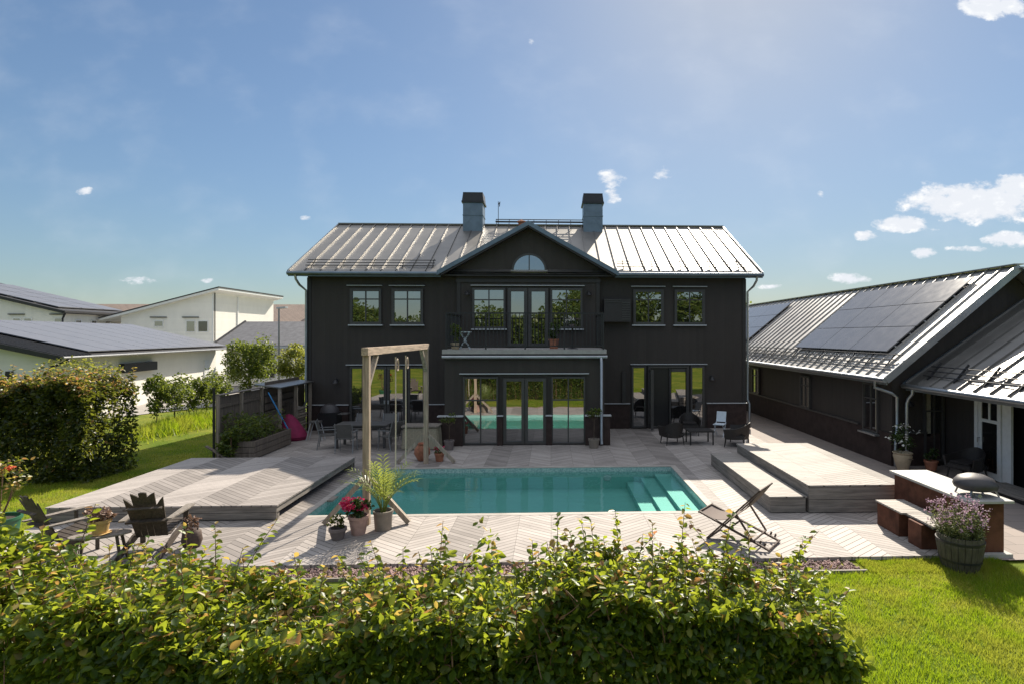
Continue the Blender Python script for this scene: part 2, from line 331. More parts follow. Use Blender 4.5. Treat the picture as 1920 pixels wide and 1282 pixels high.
# ---------------------------------------------------------------- builders
class MB:
    def __init__(s, T=None): s.v = []; s.f = []; s.T = T
    def add(s, vs, fs):
        b = len(s.v); s.v += [tuple(p) for p in (vs if s.T is None else [s.T(*p) for p in vs])]
        s.f += [tuple(i+b for i in f) for f in fs]; return s
    def box(s, x0, x1, y0, y1, z0, z1):
        return s.add([(x0, y0, z0), (x1, y0, z0), (x1, y1, z0), (x0, y1, z0), (x0, y0, z1), (x1, y0, z1), (x1, y1, z1), (x0, y1, z1)],
                     [(0, 3, 2, 1), (4, 5, 6, 7), (0, 1, 5, 4), (1, 2, 6, 5), (2, 3, 7, 6), (3, 0, 4, 7)])
    def bar(s, a, b, w_, h_, up=(0, 0, 1), w2=None, h2=None):
        a, b = Vector(a), Vector(b); d = (b-a).normalized(); u = Vector(up)
        if abs(d.dot(u)) > .98: u = Vector((0, 1, 0))
        sd_ = d.cross(u).normalized(); u = sd_.cross(d)
        vs = []
        for p, ww, hh in ((a, w_, h_), (b, w2 or w_, h2 or h_)):
            for i, j in ((-1, -1), (1, -1), (1, 1), (-1, 1)): vs.append(p+sd_*(i*ww/2)+u*(j*hh/2))
        return s.add(vs, [(3, 2, 1, 0), (4, 5, 6, 7), (0, 1, 5, 4), (1, 2, 6, 5), (2, 3, 7, 6), (3, 0, 4, 7)])
    def tube(s, pts, r, n=8, r2=None):
        pts = [Vector(p) for p in pts]; k = len(pts); vs = []; u = None
        for i, p in enumerate(pts):
            d = (pts[min(i+1, k-1)]-pts[max(i-1, 0)]).normalized()
            if u is None: u = d.orthogonal().normalized()
            u = (u-d*u.dot(d)).normalized(); q = d.cross(u)
            rr = r if r2 is None else r+(r2-r)*i/(k-1)
            vs += [p+(u*math.cos(2*PI*j/n)+q*math.sin(2*PI*j/n))*rr for j in range(n)]
        fs = [(i*n+j, i*n+(j+1) % n, (i+1)*n+(j+1) % n, (i+1)*n+j) for i in range(k-1) for j in range(n)]
        fs += [tuple(range(n))[::-1], tuple((k-1)*n+j for j in range(n))]
        return s.add(vs, fs)
    def lathe(s, prof, c=(0, 0, 0), n=24, sx=1, sy=1):
        k = len(prof); vs = [(c[0]+r*sx*math.cos(2*PI*j/n), c[1]+r*sy*math.sin(2*PI*j/n), c[2]+z) for r, z in prof for j in range(n)]
        fs = [(i*n+j, i*n+(j+1) % n, (i+1)*n+(j+1) % n, (i+1)*n+j) for i in range(k-1) for j in range(n)]
        fs += [tuple(range(n))[::-1], tuple((k-1)*n+j for j in range(n))]
        return s.add(vs, fs)
    def prism(s, poly, off):
        n = len(poly); o = Vector(off)
        vs = [Vector(p) for p in poly]+[Vector(p)+o for p in poly]
        fs = [tuple(range(n))[::-1], tuple(range(n, 2*n))]+[(i, (i+1) % n, n+(i+1) % n, n+i) for i in range(n)]
        return s.add(vs, fs)
    def build(s, name, m, parent=None, world_=True, smooth=False, bevel=0):
        off = Vector((0, 0, 0)); p = parent
        while p is not None and world_: off += p.location; p = p.parent
        me = bpy.data.meshes.new(name)
        me.from_pydata([tuple(Vector(v)-off) for v in s.v], [], s.f)
        bm = bmesh.new(); bm.from_mesh(me); bmesh.ops.recalc_face_normals(bm, faces=bm.faces)
        if bevel: bmesh.ops.bevel(bm, geom=[e for e in bm.edges if len(e.link_faces) == 2 and e.calc_face_angle(0) > .6], offset=bevel, segments=2, affect='EDGES', clamp_overlap=True)
        bm.to_mesh(me); bm.free()
        if smooth:
            for f_ in me.polygons: f_.use_smooth = True
            try: me.set_sharp_from_angle(angle=math.radians(40))
            except Exception: pass
        me.materials.append(MT[m]); o = bpy.data.objects.new(name, me); COL.objects.link(o)
        if parent is not None: o.parent = parent
        return o
def tag(o, label=None, cat=None, group=None, kind=None):
    if label: o['label'] = label
    if cat: o['category'] = cat
    if group: o['group'] = group
    if kind: o['kind'] = kind
    return o
def thing(name, label, cat, loc=(0, 0, 0), rz=0, group=None):
    o = bpy.data.objects.new(name, None); COL.objects.link(o); o.location = loc; o.rotation_euler = (0, 0, rz)
    o.empty_display_size = .2
    return tag(o, label, cat, group)
def copy_tree(o, parent=None):
    c = o.copy(); COL.objects.link(c)
    if parent is not None: c.parent = parent
    for ch in o.children: copy_tree(ch, c)
    return c
def dup(root, loc, rz, label, group=None):
    c = copy_tree(root); c.location = loc; c.rotation_euler = (0, 0, rz); c['label'] = label
    if group: c['group'] = group
    return c
def struct(mb, name, m, kind='structure', **k): return tag(mb.build(name, m, **k), kind=kind)

def mesh_np(name, V, faces_n, F_, m, parent=None, tint=None, smooth=False):
    """V (n,3), F_ (k, faces_n) -> object"""
    off = Vector((0, 0, 0)); p = parent
    while p is not None: off += p.location; p = p.parent
    me = bpy.data.meshes.new(name); k = len(F_)
    me.vertices.add(len(V)); me.vertices.foreach_set('co', (V-np.array(off)).astype(np.float32).ravel())
    me.loops.add(k*faces_n); me.loops.foreach_set('vertex_index', F_.astype(np.int32).ravel())
    me.polygons.add(k); me.polygons.foreach_set('loop_start', np.arange(0, k*faces_n, faces_n, dtype=np.int32))
    if tint is not None:
        a = me.attributes.new('tint', 'FLOAT', 'POINT'); a.data.foreach_set('value', tint.astype(np.float32))
    me.update(calc_edges=True); me.validate()
    if smooth: me.polygons.foreach_set('use_smooth', np.ones(k, dtype=bool))
    me.materials.append(MT[m]); o = bpy.data.objects.new(name, me); COL.objects.link(o)
    if parent is not None: o.parent = parent
    return o
def unit(a): return a/np.maximum(np.linalg.norm(a, axis=1, keepdims=True), 1e-9)
def leafgeo(P, L, W, nrm=None, nj=.8, dirs=None, fold=.18, droop=.12):
    """oval folded leaves: 6 verts, 2 quads each"""
    N = len(P); L = np.broadcast_to(L, (N,))[:, None]; W = np.broadcast_to(W, (N,))[:, None]
    n = RNG.normal(size=(N, 3))*nj
    n += np.array([0, 0, 1.0]) if nrm is None else nrm
    n = unit(n)
    d = RNG.normal(size=(N, 3)) if dirs is None else dirs+RNG.normal(size=(N, 3))*.35
    d = unit(d-n*(d*n).sum(1, keepdims=True)); s = np.cross(d, n)
    up = n*W*fold
    V = np.stack([P, P+d*L*.32+s*W*.48+up, P+d*L*.68+s*W*.40+up*.8-n*L*droop*.4, P+d*L-n*L*droop, P+d*L*.68-s*W*.40+up*.8-n*L*droop*.4, P+d*L*.32-s*W*.48+up], 1).reshape(-1, 3)
    b = (np.arange(N)*6)[:, None]
    Fq = np.concatenate([b+np.array([[0, 1, 2, 3]]), b+np.array([[0, 3, 4, 5]])], 0)
    return V, Fq
def leaves(name, P, L, W, m, parent, tint=None, **k):
    V, Fq = leafgeo(np.asarray(P, float), L, W, **k)
    return mesh_np(name, V, 4, Fq, m, parent, None if tint is None else np.repeat(tint, 6))
def vnoise(P, sc, seed=0):
    """cheap smooth pseudo-noise in about [-1,1]"""
    r = np.random.default_rng(seed); o = np.zeros(len(P))
    for i in range(6):
        k = r.normal(size=3)*sc*(1+.5*i); o += np.sin(P@k+r.uniform(0, 6.28))/(1+.35*i)
    return o/3.0
def clumpy(c, rad, n, nclump=26, seed=0, shell=.55, flat=0):
    """points in leaf clumps spread through an uneven ellipsoid"""
    r = np.random.default_rng(seed); c = np.array(c, float); rad = np.array(rad, float)
    d = unit(r.normal(size=(nclump, 3))); q = d*(shell+(1-shell)*r.random((nclump, 1)))*.82
    sz = r.uniform(.22, .42, nclump)
    i = r.integers(0, nclump, n); off = unit(r.normal(size=(n, 3)))*(r.random((n, 1))**.45)
    P = q[i]+off*sz[i][:, None]
    return c+P*rad
def tree(name, label, cat, base, trunk_h, c, rad, n, L, leaf, seed, group=None, nclump=26, trunk_r=.08, limbs=7):
    t = thing(name, label, cat, base, 0, group)
    P = clumpy(c, rad, n, nclump, seed)
    leaves('crown', P, RNG.uniform(.7, 1.2, n)*L, RNG.uniform(.5, .75, n)*L, leaf, t, nj=.9)
    b = MB(); top = Vector(c)
    b.tube([base, Vector(base).lerp(top, .35)+Vector((.03, .02, 0)), top+Vector((0, 0, rad[2]*.4))], trunk_r, 8, trunk_r*.25)
    r = random.Random(seed)
    for k in range(limbs):
        a = r.uniform(0, 6.28); f_ = r.uniform(.35, .95)
        s0 = Vector(base).lerp(top, f_); e0 = Vector(c)+Vector((math.cos(a)*rad[0]*.75, math.sin(a)*rad[1]*.75, r.uniform(-.4, .7)*rad[2]))
        b.tube([s0, s0.lerp(e0, .5)+Vector((0, 0, .08*rad[2])), e0], trunk_r*.45, 5, trunk_r*.1)
    b.build('trunk', 'bark', t, smooth=True)
    return t

# ================================================================ ground, deck, pool
PX0, PX1, PY0, PY1 = -4.9, 3.32, 11.6, 15.6
DX0, DX1, DY0, DY1 = -9.75, 7.28, 9.1, 22.05
def ringquads(b, X0, X1, Y0, Y1, x0, x1, y0, y1, z):
    b.add([(X0, Y0, z), (X1, Y0, z), (X1, Y1, z), (X0, Y1, z), (x0, y0, z), (x1, y0, z), (x1, y1, z), (x0, y1, z)],
          [(0, 1, 5, 4), (1, 2, 6, 5), (2, 3, 7, 6), (3, 0, 4, 7)])
b = MB(); ringquads(b, -2500, 2500, -800, 4500, PX0-.2, PX1+.2, PY0-.2, PY1+.2, -.07); struct(b, 'lawn', 'lawn_ground')
b = MB()
b.box(DX0, PX0-.14, DY0, DY1, -.055, 0); b.box(PX1+.14, DX1, DY0, DY1, -.055, 0)
b.box(PX0-.14, PX1+.14, DY0, PY0-.14, -.055, 0); b.box(PX0-.14, PX1+.14, PY1+.14, DY1, -.055, 0)
struct(b, 'deck', 'deck_boards')
b = MB(); b.add([(7.285, 8.95, -.03), (16, 8.95, -.03), (16, 40, -.03), (7.285, 40, -.03)], [(0, 1, 2, 3)]); struct(b, 'paving', 'paving_stone')
b = MB(); b.add([(-60, 40, -.04), (-14, 40, -.04), (-14, 90, -.04), (-60, 90, -.04)], [(0, 1, 2, 3)])
b.add([(-21.5, 22.5, -.045), (-17, 31, -.045), (-19, 40, -.045), (-24, 40, -.045)], [(0, 1, 2, 3)]); struct(b, 'road', 'paving_far')
pool = thing('swimming_pool', 'rectangular swimming pool with turquoise lining sunk in the wooden deck', 'swimming pool', (-.8, 13.6, -1.3))
b = MB(); zf, zt = -.60, -.012
b.add([(PX0, PY0, zf), (PX1, PY0, zf), (PX1, PY1, zf), (PX0, PY1, zf)], [(0, 1, 2, 3)])
b.box(PX0-.14, PX0, PY0-.14, PY1+.14, zf, zt); b.box(PX1, PX1+.14, PY0-.14, PY1+.14, zf, zt)
b.box(PX0, PX1, PY0-.14, PY0, zf, zt); b.box(PX0, PX1, PY1, PY1+.14, zf, zt); b.build('basin', 'pool_lining', pool)
b = MB(); b.box(PX0+.002, PX1-.002, PY1-.012, PY1-.001, -.22, -.015); b.box(PX0+.001, PX0+.012, PY0, PY1-.013, -.22, -.015)
b.box(PX1-.012, PX1-.001, PY0, PY1-.013, -.22, -.015); b.build('tile_band', 'pool_mosaic', pool)
for i in range(3):
    MB().box(PX1-.38*(i+1)-.1, PX1-.38*i-(.013 if i == 0 else 0)-(.1 if i else 0), PY0+.002, PY1-.013, zf+.002, -.20-.105*i).build('step', 'pool_lining', pool)
b = MB(); b.lathe([(.0, 0), (.11, 0), (.11, .02), (.09, .03), (.0, .03)], n=20)
for i, v in enumerate(b.v): b.v[i] = (1.55+v[0], PY1-.002-v[2], -.30+v[1]*.7)
b.build('pool_lamp', 'white_metal', pool)
b = MB(); t_ = .004
b.box(PX0-.139, PX1+.139, PY0-.139, PY0+.01, t_-.016, t_); b.box(PX0-.139, PX1+.139, PY1-.01, PY1+.139, t_-.016, t_)
b.box(PX0-.139, PX0+.01, PY0+.01, PY1-.01, t_-.016, t_); b.box(PX1-.01, PX1+.139, PY0+.01, PY1-.01, t_-.016, t_)
b.build('coping', 'balcony_board' if False else 'slat_wood', pool)
MB().box(PX0+.01, PX0+.14, 12.62, 12.95, -.02, .012).build('skimmer_lid', 'grey_wood', pool)
b = MB(); b.add([(PX0, PY0, -.13), (PX1, PY0, -.13), (PX1, PY1, -.13), (PX0, PY1, -.13)], [(0, 1, 2, 3)]); struct(b, 'water', 'pool_water')

def platform(name, label, X0, X1, Y0, Y1, h, m, nskirt):
    t = thing(name, label, 'platform', (X0, Y0, 0))
    MB().box(X0, X1, Y0, Y1, h-.03, h).build('top', m, t)
    hh = (h-.05)/nskirt
    for i in range(nskirt):
        z0, z1 = .015+i*hh+.004, .015+(i+1)*hh-.004
        for y0_ in (Y0+.015, Y1-.04): MB().box(X0+.02, X1-.02, y0_, y0_+.025, z0, z1).build('skirt_board', 'skirt_wood', t)
        for x0_ in (X0+.02, X1-.045): MB().box(x0_, x0_+.025, Y0+.041, Y1-.041, z0, z1).build('skirt_board', 'skirt_wood_deep', t)
    MB().box(X0+.06, X1-.06, Y0+.06, Y1-.06, .004, h-.034).build('carcass', 'black_plastic', t)
    return t
# the sliding pool deck: boards on a raised frame, its pool side open over the rails
t = thing('sliding_deck', 'large low raised deck of grey chevron boards left of the pool', 'platform', (-9.72, 11.32, 0))
MB().box(-9.72, -5.34, 11.32, 15.78, .27, .3).build('top', 'platform_boards', t)
for y0, z0, z1 in ((11.335, .155, .268), (11.335, .02, .145), (15.74, .02, .268)): MB().box(-9.7, -5.36, y0, y0+.025, z0, z1).build('skirt_board', 'skirt_wood', t)
for x0, z0 in ((-9.7, .02), (-5.385, .15)): MB().box(x0, x0+.025, 11.361, 15.739, z0, .268).build('skirt_board', 'skirt_wood_deep', t)
MB().box(-9.6, -5.75, 11.45, 15.7, .004, .266).build('carcass', 'black_plastic', t)
for yy in (11.42, 15.6): MB().box(-5.5, -5.38, yy, yy+.08, .004, .149).build('wheel_block', 'skirt_wood', t)
platform('raised_platform', 'upper raised deck platform of two board courses beside the garage', 5.22, 7.26, 11.35, 15.86, .57, 'right_platform_boards', 2)
platform('deck_step', 'lower long wooden step in front of the upper platform by the pool', 4.43, 5.2, 11.38, 15.68, .34, 'step_boards', 2)
# gravel strip and its edging
b = MB(); b.box(-8.0, 4.9, 8.62, 8.66, -.09, -.02); tag(b.build('edging_board', 'grey_wood'), 'thin timber edging along the front of the gravel strip', 'edging')
N = 5200; P = np.stack([RNG.uniform(-7.9, 4.85, N), RNG.uniform(8.68, 9.07, N), RNG.uniform(-.075, -.04, N)], 1)
oc_ = np.array([[1, 0, 0], [0, 1, 0], [-1, 0, 0], [0, -1, 0], [0, 0, 1], [0, 0, -1]], float)
tri = np.array([[0, 1, 4], [1, 2, 4], [2, 3, 4], [3, 0, 4], [1, 0, 5], [2, 1, 5], [3, 2, 5], [0, 3, 5]])
S = RNG.uniform(.014, .034, (N, 1, 1))*RNG.uniform(.7, 1.3, (N, 1, 3)); th = RNG.uniform(0, 6.28, N)
R = np.zeros((N, 3, 3)); R[:, 0, 0] = np.cos(th); R[:, 0, 1] = -np.sin(th); R[:, 1, 0] = np.sin(th); R[:, 1, 1] = np.cos(th); R[:, 2, 2] = 1
V = (np.einsum('nij,kj->nki', R, oc_)*S*RNG.uniform(.75, 1.2, (N, 6, 1))+P[:, None, :]).reshape(-1, 3)
Ft = ((np.arange(N)*6)[:, None, None]+tri[None]).reshape(-1, 3)
tag(mesh_np('gravel', V, 3, Ft, 'stone'), 'strip of reddish brown pebbles along the front edge of the deck', 'gravel', None, 'stuff')

# ================================================================ the black house
YW, XL, XR, ZE = 22.05, -9.26, 7.63, 5.95
EY, EZ, RY, RZ = 21.6, 6.0, 26.65, 8.72
PIT = (RZ-EZ)/(RY-EY)
house = thing('black_house', 'large two storey black timber house with metal roof, two chimneys and balcony', 'house', (-.8, 26, 0))
def roof_z(y): return EZ+(y-EY)*PIT
# main body incl. gable triangles at both ends
b = MB(); b.prism([(XL, YW, -.05), (XL, 31.25, -.05), (XL, 31.25, ZE), (XL, RY, roof_z(RY)-.13), (XL, YW, roof_z(YW)-.13)], (XR-XL, 0, 0)); b.build('wall', 'black_siding', house)
GX0, GX1, GY = -3.58, 1.88, YW-.22           # gabled bay, slightly proud
GC = (GX0+GX1)/2; GAZ = 7.86; GHW = 3.36
def gz_(x): return GAZ-abs(x-GC)*((GAZ-EZ)/GHW)
b = MB(); b.prism([(GX0, GY, 3.0), (GX1, GY, 3.0), (GX1, GY, gz_(GX1)-.14), (GC, GY, GAZ-.14), (GX0, GY, gz_(GX0)-.14)], (0, .215, 0)); b.build('gable_wall', 'black_siding', house)
b = MB(); b.box(GX0-.02, GX1+.02, GY-.05, GY-.003, 5.62, 5.74); b.box(GX0+.01, GX0+.14, GY-.04, GY-.003, 3.2, 5.61); b.box(GX1-.14, GX1-.01, GY-.04, GY-.003, 3.2, 5.61); b.build('gable_trim', 'black_trim', house)
# plinth band and its ledge
b = MB()
for x0, x1 in ((XL-.02, -7.72), (-4.78, GX0-.02), (GX1+.02, 3.06), (6.1, XR+.02)): MB().box(x0, x1, YW-.05, YW-.002, -.05, .955).build('plinth', 'black_plinth', house)
b = MB()
for x0, x1 in ((XL-.04, -7.7), (-4.8, GX0), (GX1, 3.08), (6.08, XR+.04)): MB().box(x0, x1, YW-.09, YW-.003, .957, .985).build('ledge', 'white_metal', house)
b = MB()
for x in (XL, XR-.12): MB().box(x-.012, x+.132, YW-.03, YW-.003, .99, 5.8).build('corner_board', 'black_trim', house)
# roof: sheet + standing seams in one part
VX0, VX1 = -9.75, 8.1
b = MB(); th_ = .07
b.add([(VX0, EY, EZ), (VX1, EY, EZ), (VX1, RY, RZ), (VX0, RY, RZ), (VX0, 31.7, EZ), (VX1, 31.7, EZ)], [(0, 1, 2, 3), (3, 2, 5, 4)])
b.add([(VX0, EY, EZ-th_), (VX1, EY, EZ-th_), (VX1, RY, RZ-th_), (VX0, RY, RZ-th_), (VX0, 31.7, EZ-th_), (VX1, 31.7, EZ-th_)], [(3, 2, 1, 0), (4, 5, 2, 3)])
def valley_y(x):            # where the gable roof cuts the main slope (hides seams below)
    zz = gz_(x); return EY+(zz-EZ)/PIT if abs(x-GC) < GHW else EY
nrm = Vector((0, -PIT, 1)).normalized()
x = VX0
k = 0
while x < VX1+.01:
    y0 = valley_y(x)+.02
    if y0 < RY-.1:
        p0, p1 = Vector((x, y0, roof_z(y0))), Vector((x, RY, RZ))
        b.bar(p0+nrm*.022, p1+nrm*.022, .022, .05, nrm)
    x += (VX1-VX0)/32
b.bar((VX0-.03, RY, RZ+.03), (VX1+.03, RY, RZ+.03), .16, .05); roof = b.build('roof', 'zinc_roof', house)
b = MB()
for xx in (VX0-.025, VX1+.025): b.bar((xx, EY-.02, EZ-.06), (xx, RY, RZ-.06), .04, .2, nrm); b.bar((xx, 31.7, EZ-.06), (xx, RY, RZ-.06), .04, .2)
b.build('verge_board', 'chimney_metal', roof)
b = MB(); b.box(VX0+.3, VX1-.3, EY+.05, YW-.01, 5.84, 5.9); b.build('soffit', 'black_trim', house)
# gable roof
b = MB()
for s in (-1, 1):
    e = GC+s*GHW; yb = EY+(GAZ-EZ)/PIT
    b.add([(GC, EY-.16, GAZ+.0), (e, EY-.16, EZ+.0), (e, EY+.05, EZ+.012), (GC, yb, GAZ+.012)], [(0, 1, 2, 3)])
b.build('gable_roof', 'zinc_roof', roof)
b = MB()
e_ = GHW+.05; b.prism([(GC-e_, EY-.21, EZ-.16), (GC, EY-.21, GAZ-.13), (GC+e_, EY-.21, EZ-.16), (GC+e_, EY-.21, EZ+.015), (GC, EY-.21, GAZ+.045), (GC-e_, EY-.21, EZ+.015)], (0, .05, 0))
b.build('gable_fascia', 'chimney_metal', house)
b = MB()
for s in (-1, 1): b.bar((GC, EY-.06, GAZ-.16), (GC+s*(GHW-.1), EY-.06, EZ-.13), .24, .06, (0, 0, 1))
b.build('gable_soffit', 'black_trim', house)
# gutters and downpipes
for x0, x1 in ((VX0-.04, GC-GHW+.06), (GC+GHW-.06, VX1+.04)):
    b = MB(); b.tube([(x0, EY-.08, EZ-.085), (x1, EY-.08, EZ-.085)], .075, 10); b.box(x0, x1, EY-.02, EY+.0, EZ-.2, EZ-.072); b.build('gutter', 'chimney_metal', house, smooth=True)
for x in (XL-.02, XR+.05):
    s = -1 if x < 0 else 1
    b = MB(); b.tube([(x+s*.22, EY-.06, EZ-.14), (x+s*.22, EY-.02, EZ-.3), (x+s*.16, YW-.3, EZ-.5), (x, YW-.09, EZ-.7), (x, YW-.09, 1.12), (x+s*.06, YW-.14, .95), (x+s*.06, YW-.14, .02)], .045, 10); b.build('downpipe', 'zinc', house, smooth=True)
# snow guards
def snowguard(x0, x1):
    b = MB(); y0 = EY+.38
    for j in range(3):
        y = y0+.14*j; q = Vector((0, y, roof_z(y)))+nrm*(.06+.05*j)
        b.tube([(x0, q.y, q.z), (x1, q.y, q.z)], .016, 6)
    x = x0+.25
    while x < x1:
        a0, a1 = Vector((x, y0-.12, roof_z(y0-.12)+.01)), Vector((x, y0+.34, roof_z(y0+.34)+.17)); b.bar(a0, a1, .02, .05); x += 1.13
    b.build('snow_guard', 'dark_metal', roof)
snowguard(-9.3, -4.45); snowguard(2.55, 7.85)
# ridge walkway with rail between the chimneys
b = MB()
for dz_, dy_ in ((.1, -.25), (.24, -.18), (.1, -.45)): b.tube([(-2.55, RY+dy_, RZ+dz_), (1.5, RY+dy_, RZ+dz_)], .02, 6)
for i in range(8): xx = -2.5+i*.57; b.bar((xx, RY-.6, RZ-.3), (xx, RY-.12, RZ+.25), .025, .04)
b.build('roof_walkway', 'dark_metal', roof)
b = MB(); b.lathe([(.16, 0), (.14, .3), (.2, .34), (.2, .4), (.02, .46)], (-1.35, RY-.5, RZ-.3), 14); b.build('roof_vent', 'terracotta', roof, smooth=True)
for x0, x1 in ((gy(868, 400, 25.9)[0], gy(905, 400, 25.9)[0]), (gy(1094, 400, 25.9)[0], gy(1130, 400, 25.9)[0])):
    y0, y1 = 25.9, 26.85
    b = MB(); b.box(x0, x1, y0, y1, 8.0, 9.6); b.box(x0-.02, x1+.02, y0-.02, y1+.02, 9.02, 9.05)
    b.bar((x0+.05, y0-.004, 8.5), ((x0+x1)/2, y0-.004, 9.0), .012, .012); b.bar((x1-.05, y0-.004, 8.5), ((x0+x1)/2, y0-.004, 9.0), .012, .012)
    ch = b.build('chimney', 'chimney_metal', house)
    b = MB(); b.box(x0-.06, x1+.06, y0-.06, y1+.06, 9.6, 9.68)
    b.prism([(x0-.04, y0-.04, 9.682), (x1+.04, y0-.04, 9.682), (x1+.0, y0+.0, 10.02), (x0-.0, y0+.0, 10.02)], (0, y1-y0+.04, 0)); b.box(x0+.0, x1-.0, y0, y1, 10.022, 10.07)
    b.build('cap', 'dark_metal', ch)
b = MB(); b.tube([(-2.42, 26.3, 8.6), (-2.42, 26.3, 9.75)], .015, 6); b.tube([(-2.42, 26.3, 9.6), (-2.34, 26.25, 9.72), (-2.36, 26.2, 9.5)], .02, 5); b.build('antenna', 'dark_metal', house)

def facT(Y): return lambda u, v, d: (u, Y-d, v)
def facX(X): return lambda u, v, d: (X-d, u, v)
def frame_rect(b, u0, u1, v0, v1, fw, d0, d1):
    b.box(u0, u1, v0, v0+fw, d0, d1); b.box(u0, u1, v1-fw, v1, d0, d1); b.box(u0, u0+fw, v0+fw, v1-fw, d0, d1); b.box(u1-fw, u1, v0+fw, v1-fw, d0, d1)
def window(par, T, u0, u1, v0, v1, vs=(), us=(), name='window', fm='grey_frame', gm='window_glass', fw=.075, sill=None, drip=None, hinge=False, sillm='white_metal'):
    """frame proud of the wall, glass set inside it; vs / us are mullion positions"""
    b = MB(T); frame_rect(b, u0, u1, v0, v1, fw, .003, .085)
    for v in vs: b.box(u0+fw, u1-fw, v-.022, v+.022, .003, .07)
    for u in us:
        cuts = [v0+fw]+[q for v in sorted(vs) for q in (v-.022, v+.022)]+[v1-fw]
        for i in range(0, len(cuts), 2): b.box(u-.022, u+.022, cuts[i], cuts[i+1], .003, .066)
    o = b.build(name, fm, par)
    MB(T).box(u0+fw-.005, u1-fw+.005, v0+fw-.005, v1-fw+.005, .006, .04).build('pane', gm, o)
    if sill: MB(T).box(u0-.05, u1+.05, v0-.05, v0-.003, .004, .13).build('sill', sillm, o)
    if drip: MB(T).box(drip[0], drip[1], drip[2]-.014, drip[2]+.014, .004, .1).build('drip_cap', sillm, o)
    return o
T = facT(YW)
for (a, c_, da, dc) in ((657, 716, 651, 717), (735, 794, 730, 797), (1187, 1244, 1183, 1247), (1264, 1321, 1261, 1325)):
    u0, u1 = gy(a, 600, YW)[0], gy(c_, 600, YW)[0]
    window(house, T, u0, u1, 4.02, 5.38, (4.98,), ((u0+u1)/2,), sill=True, drip=(gy(da, 536, YW)[0], gy(dc, 536, YW)[0], 5.5), fw=.1)
TG = facT(GY)
gxx = lambda p: gy(p, 600, GY)[0]
window(house, TG, gxx(886), gxx(948), 3.86, 5.4, (4.95,), (gxx(917),), sill=True, drip=(gxx(883), gxx(1096), 5.5))
window(house, TG, gxx(1032), gxx(1092), 3.86, 5.4, (4.95,), (gxx(1062),), sill=True)
for a, c_ in ((952, 989), (990.5, 1028)): window(house, TG, gxx(a), gxx(c_), 3.17, 5.4, name='balcony_door', fw=.13)
b = MB()                                     # lunette
cx_, cz_, rr = GC+.02, 6.08, .60
arc = [(cx_+rr*math.cos(PI*i/18), GY-.045, cz_+rr*.98*math.sin(PI*i/18)) for i in range(19)]
b.prism(arc, (0, .04, 0)); lun = None
pane_b = b
fb = MB()
for i in range(18):
    a0, a1 = PI*i/18, PI*(i+1)/18
    q = [(cx_+r*math.cos(a), GY-.07, cz_+r*.98*math.sin(a)) for a, r in ((a0, rr+.07), (a1, rr+.07), (a1, rr-.01), (a0, rr-.01))]
    fb.prism(q, (0, .067, 0))
fb.box(cx_-.02, cx_+.02, GY-.065, GY-.046, cz_, cz_+rr*.97)
lun = fb.build('arched_window', 'grey_frame', house); pane_b.build('pane', 'window_glass', lun)
MB().box(cx_-rr-.1, cx_+rr+.1, GY-.12, GY-.003, cz_-.09, cz_-.002).build('sill', 'white_metal', lun)
# lower bay with the balcony on top
BY = 18.88; BX0, BX1 = -3.5, 1.78
MB().box(BX0, BX1, BY, YW-.225, -.05, 2.82).build('bay', 'black_siding', house)
TB = facT(BY); bx = lambda p: gy(p, 780, BY)[0]
b = MB()
for a, c_ in ((824, 869), (933, 943), (1024, 1035), (1097, 1143)): MB().box(bx(a), bx(c_), BY-.2 if c_-a > 20 else BY-.12, BY-.002, -.05, .955).build('bay_plinth', 'black_plinth', house)
b = MB()
for a, c_ in ((822, 870), (932, 944), (1023, 1036), (1096, 1145)): MB().box(bx(a), bx(c_), BY-.24 if c_-a > 20 else BY-.16, BY-.003, .957, .99).build('ledge', 'white_metal', house)
for a, c_ in ((869, 934), (1034, 1097)): window(house, TB, bx(a), bx(c_), .03, 2.24, (1.48,), (bx((a+c_)/2),), fw=.05)
o = None
for a, c_ in ((944, 983.5), (984.5, 1024)):
    o = window(house, TB, bx(a), bx(c_), .03, 2.2, name='patio_door', fw=.1)
b = MB(TB)
for a in (942.5, 1025.5):
    for v in (.35, 1.1, 1.95): b.box(bx(a)-.015, bx(a)+.015, v, v+.14, .09, .115)
b.build('hinges', 'dark_metal', house)
MB(TB).box(bx(862), bx(1104), 2.335, 2.365, .004, .11).build('drip_cap', 'white_metal', house)
# balcony slab, gutter, pipe, railing
bal = MB().box(BX0-.06, BX1+.06, BY-.12, GY-.003, 3.0, 3.14).build('balcony', 'balcony_board', house)
MB().box(BX0-.02, BX1+.02, BY-.06, GY-.004, 2.822, 2.998).build('balcony_fascia', 'black_trim', bal)
b = MB(); b.tube([(BX0-.06, BY-.13, 2.9), (BX1+.08, BY-.13, 2.9)], .055, 10); b.build('balcony_gutter', 'zinc', bal, smooth=True)
b = MB(); xq = bx(1126.5); b.tube([(xq, BY-.13, 2.88), (xq, BY-.25, 2.7), (xq, BY-.28, .2), (xq, BY-.34, .06)], .05, 10); b.build('downpipe', 'zinc', house, smooth=True)
b = MB(); rz0, rz1 = 3.24, 4.31; ry = BY-.02; rx0, rx1 = BX0+.06, BX1-.04
b.box(rx0, rx1, ry-.025, ry+.025, rz1, rz1+.045); b.box(rx0, rx1, ry-.02, ry+.02, rz0, rz0+.035)
for xx in (rx0, rx1): b.box(xx-.025, xx+.025, ry+.026, GY-.01, rz1, rz1+.045); b.box(xx-.02, xx+.02, ry+.021, GY-.01, rz0, rz0+.035)
for i in range(5): xx = rx0+(rx1-rx0)*i/4; b.box(xx-.024, xx+.024, ry-.024, ry+.024, 3.143, rz1-.002)
n = 42
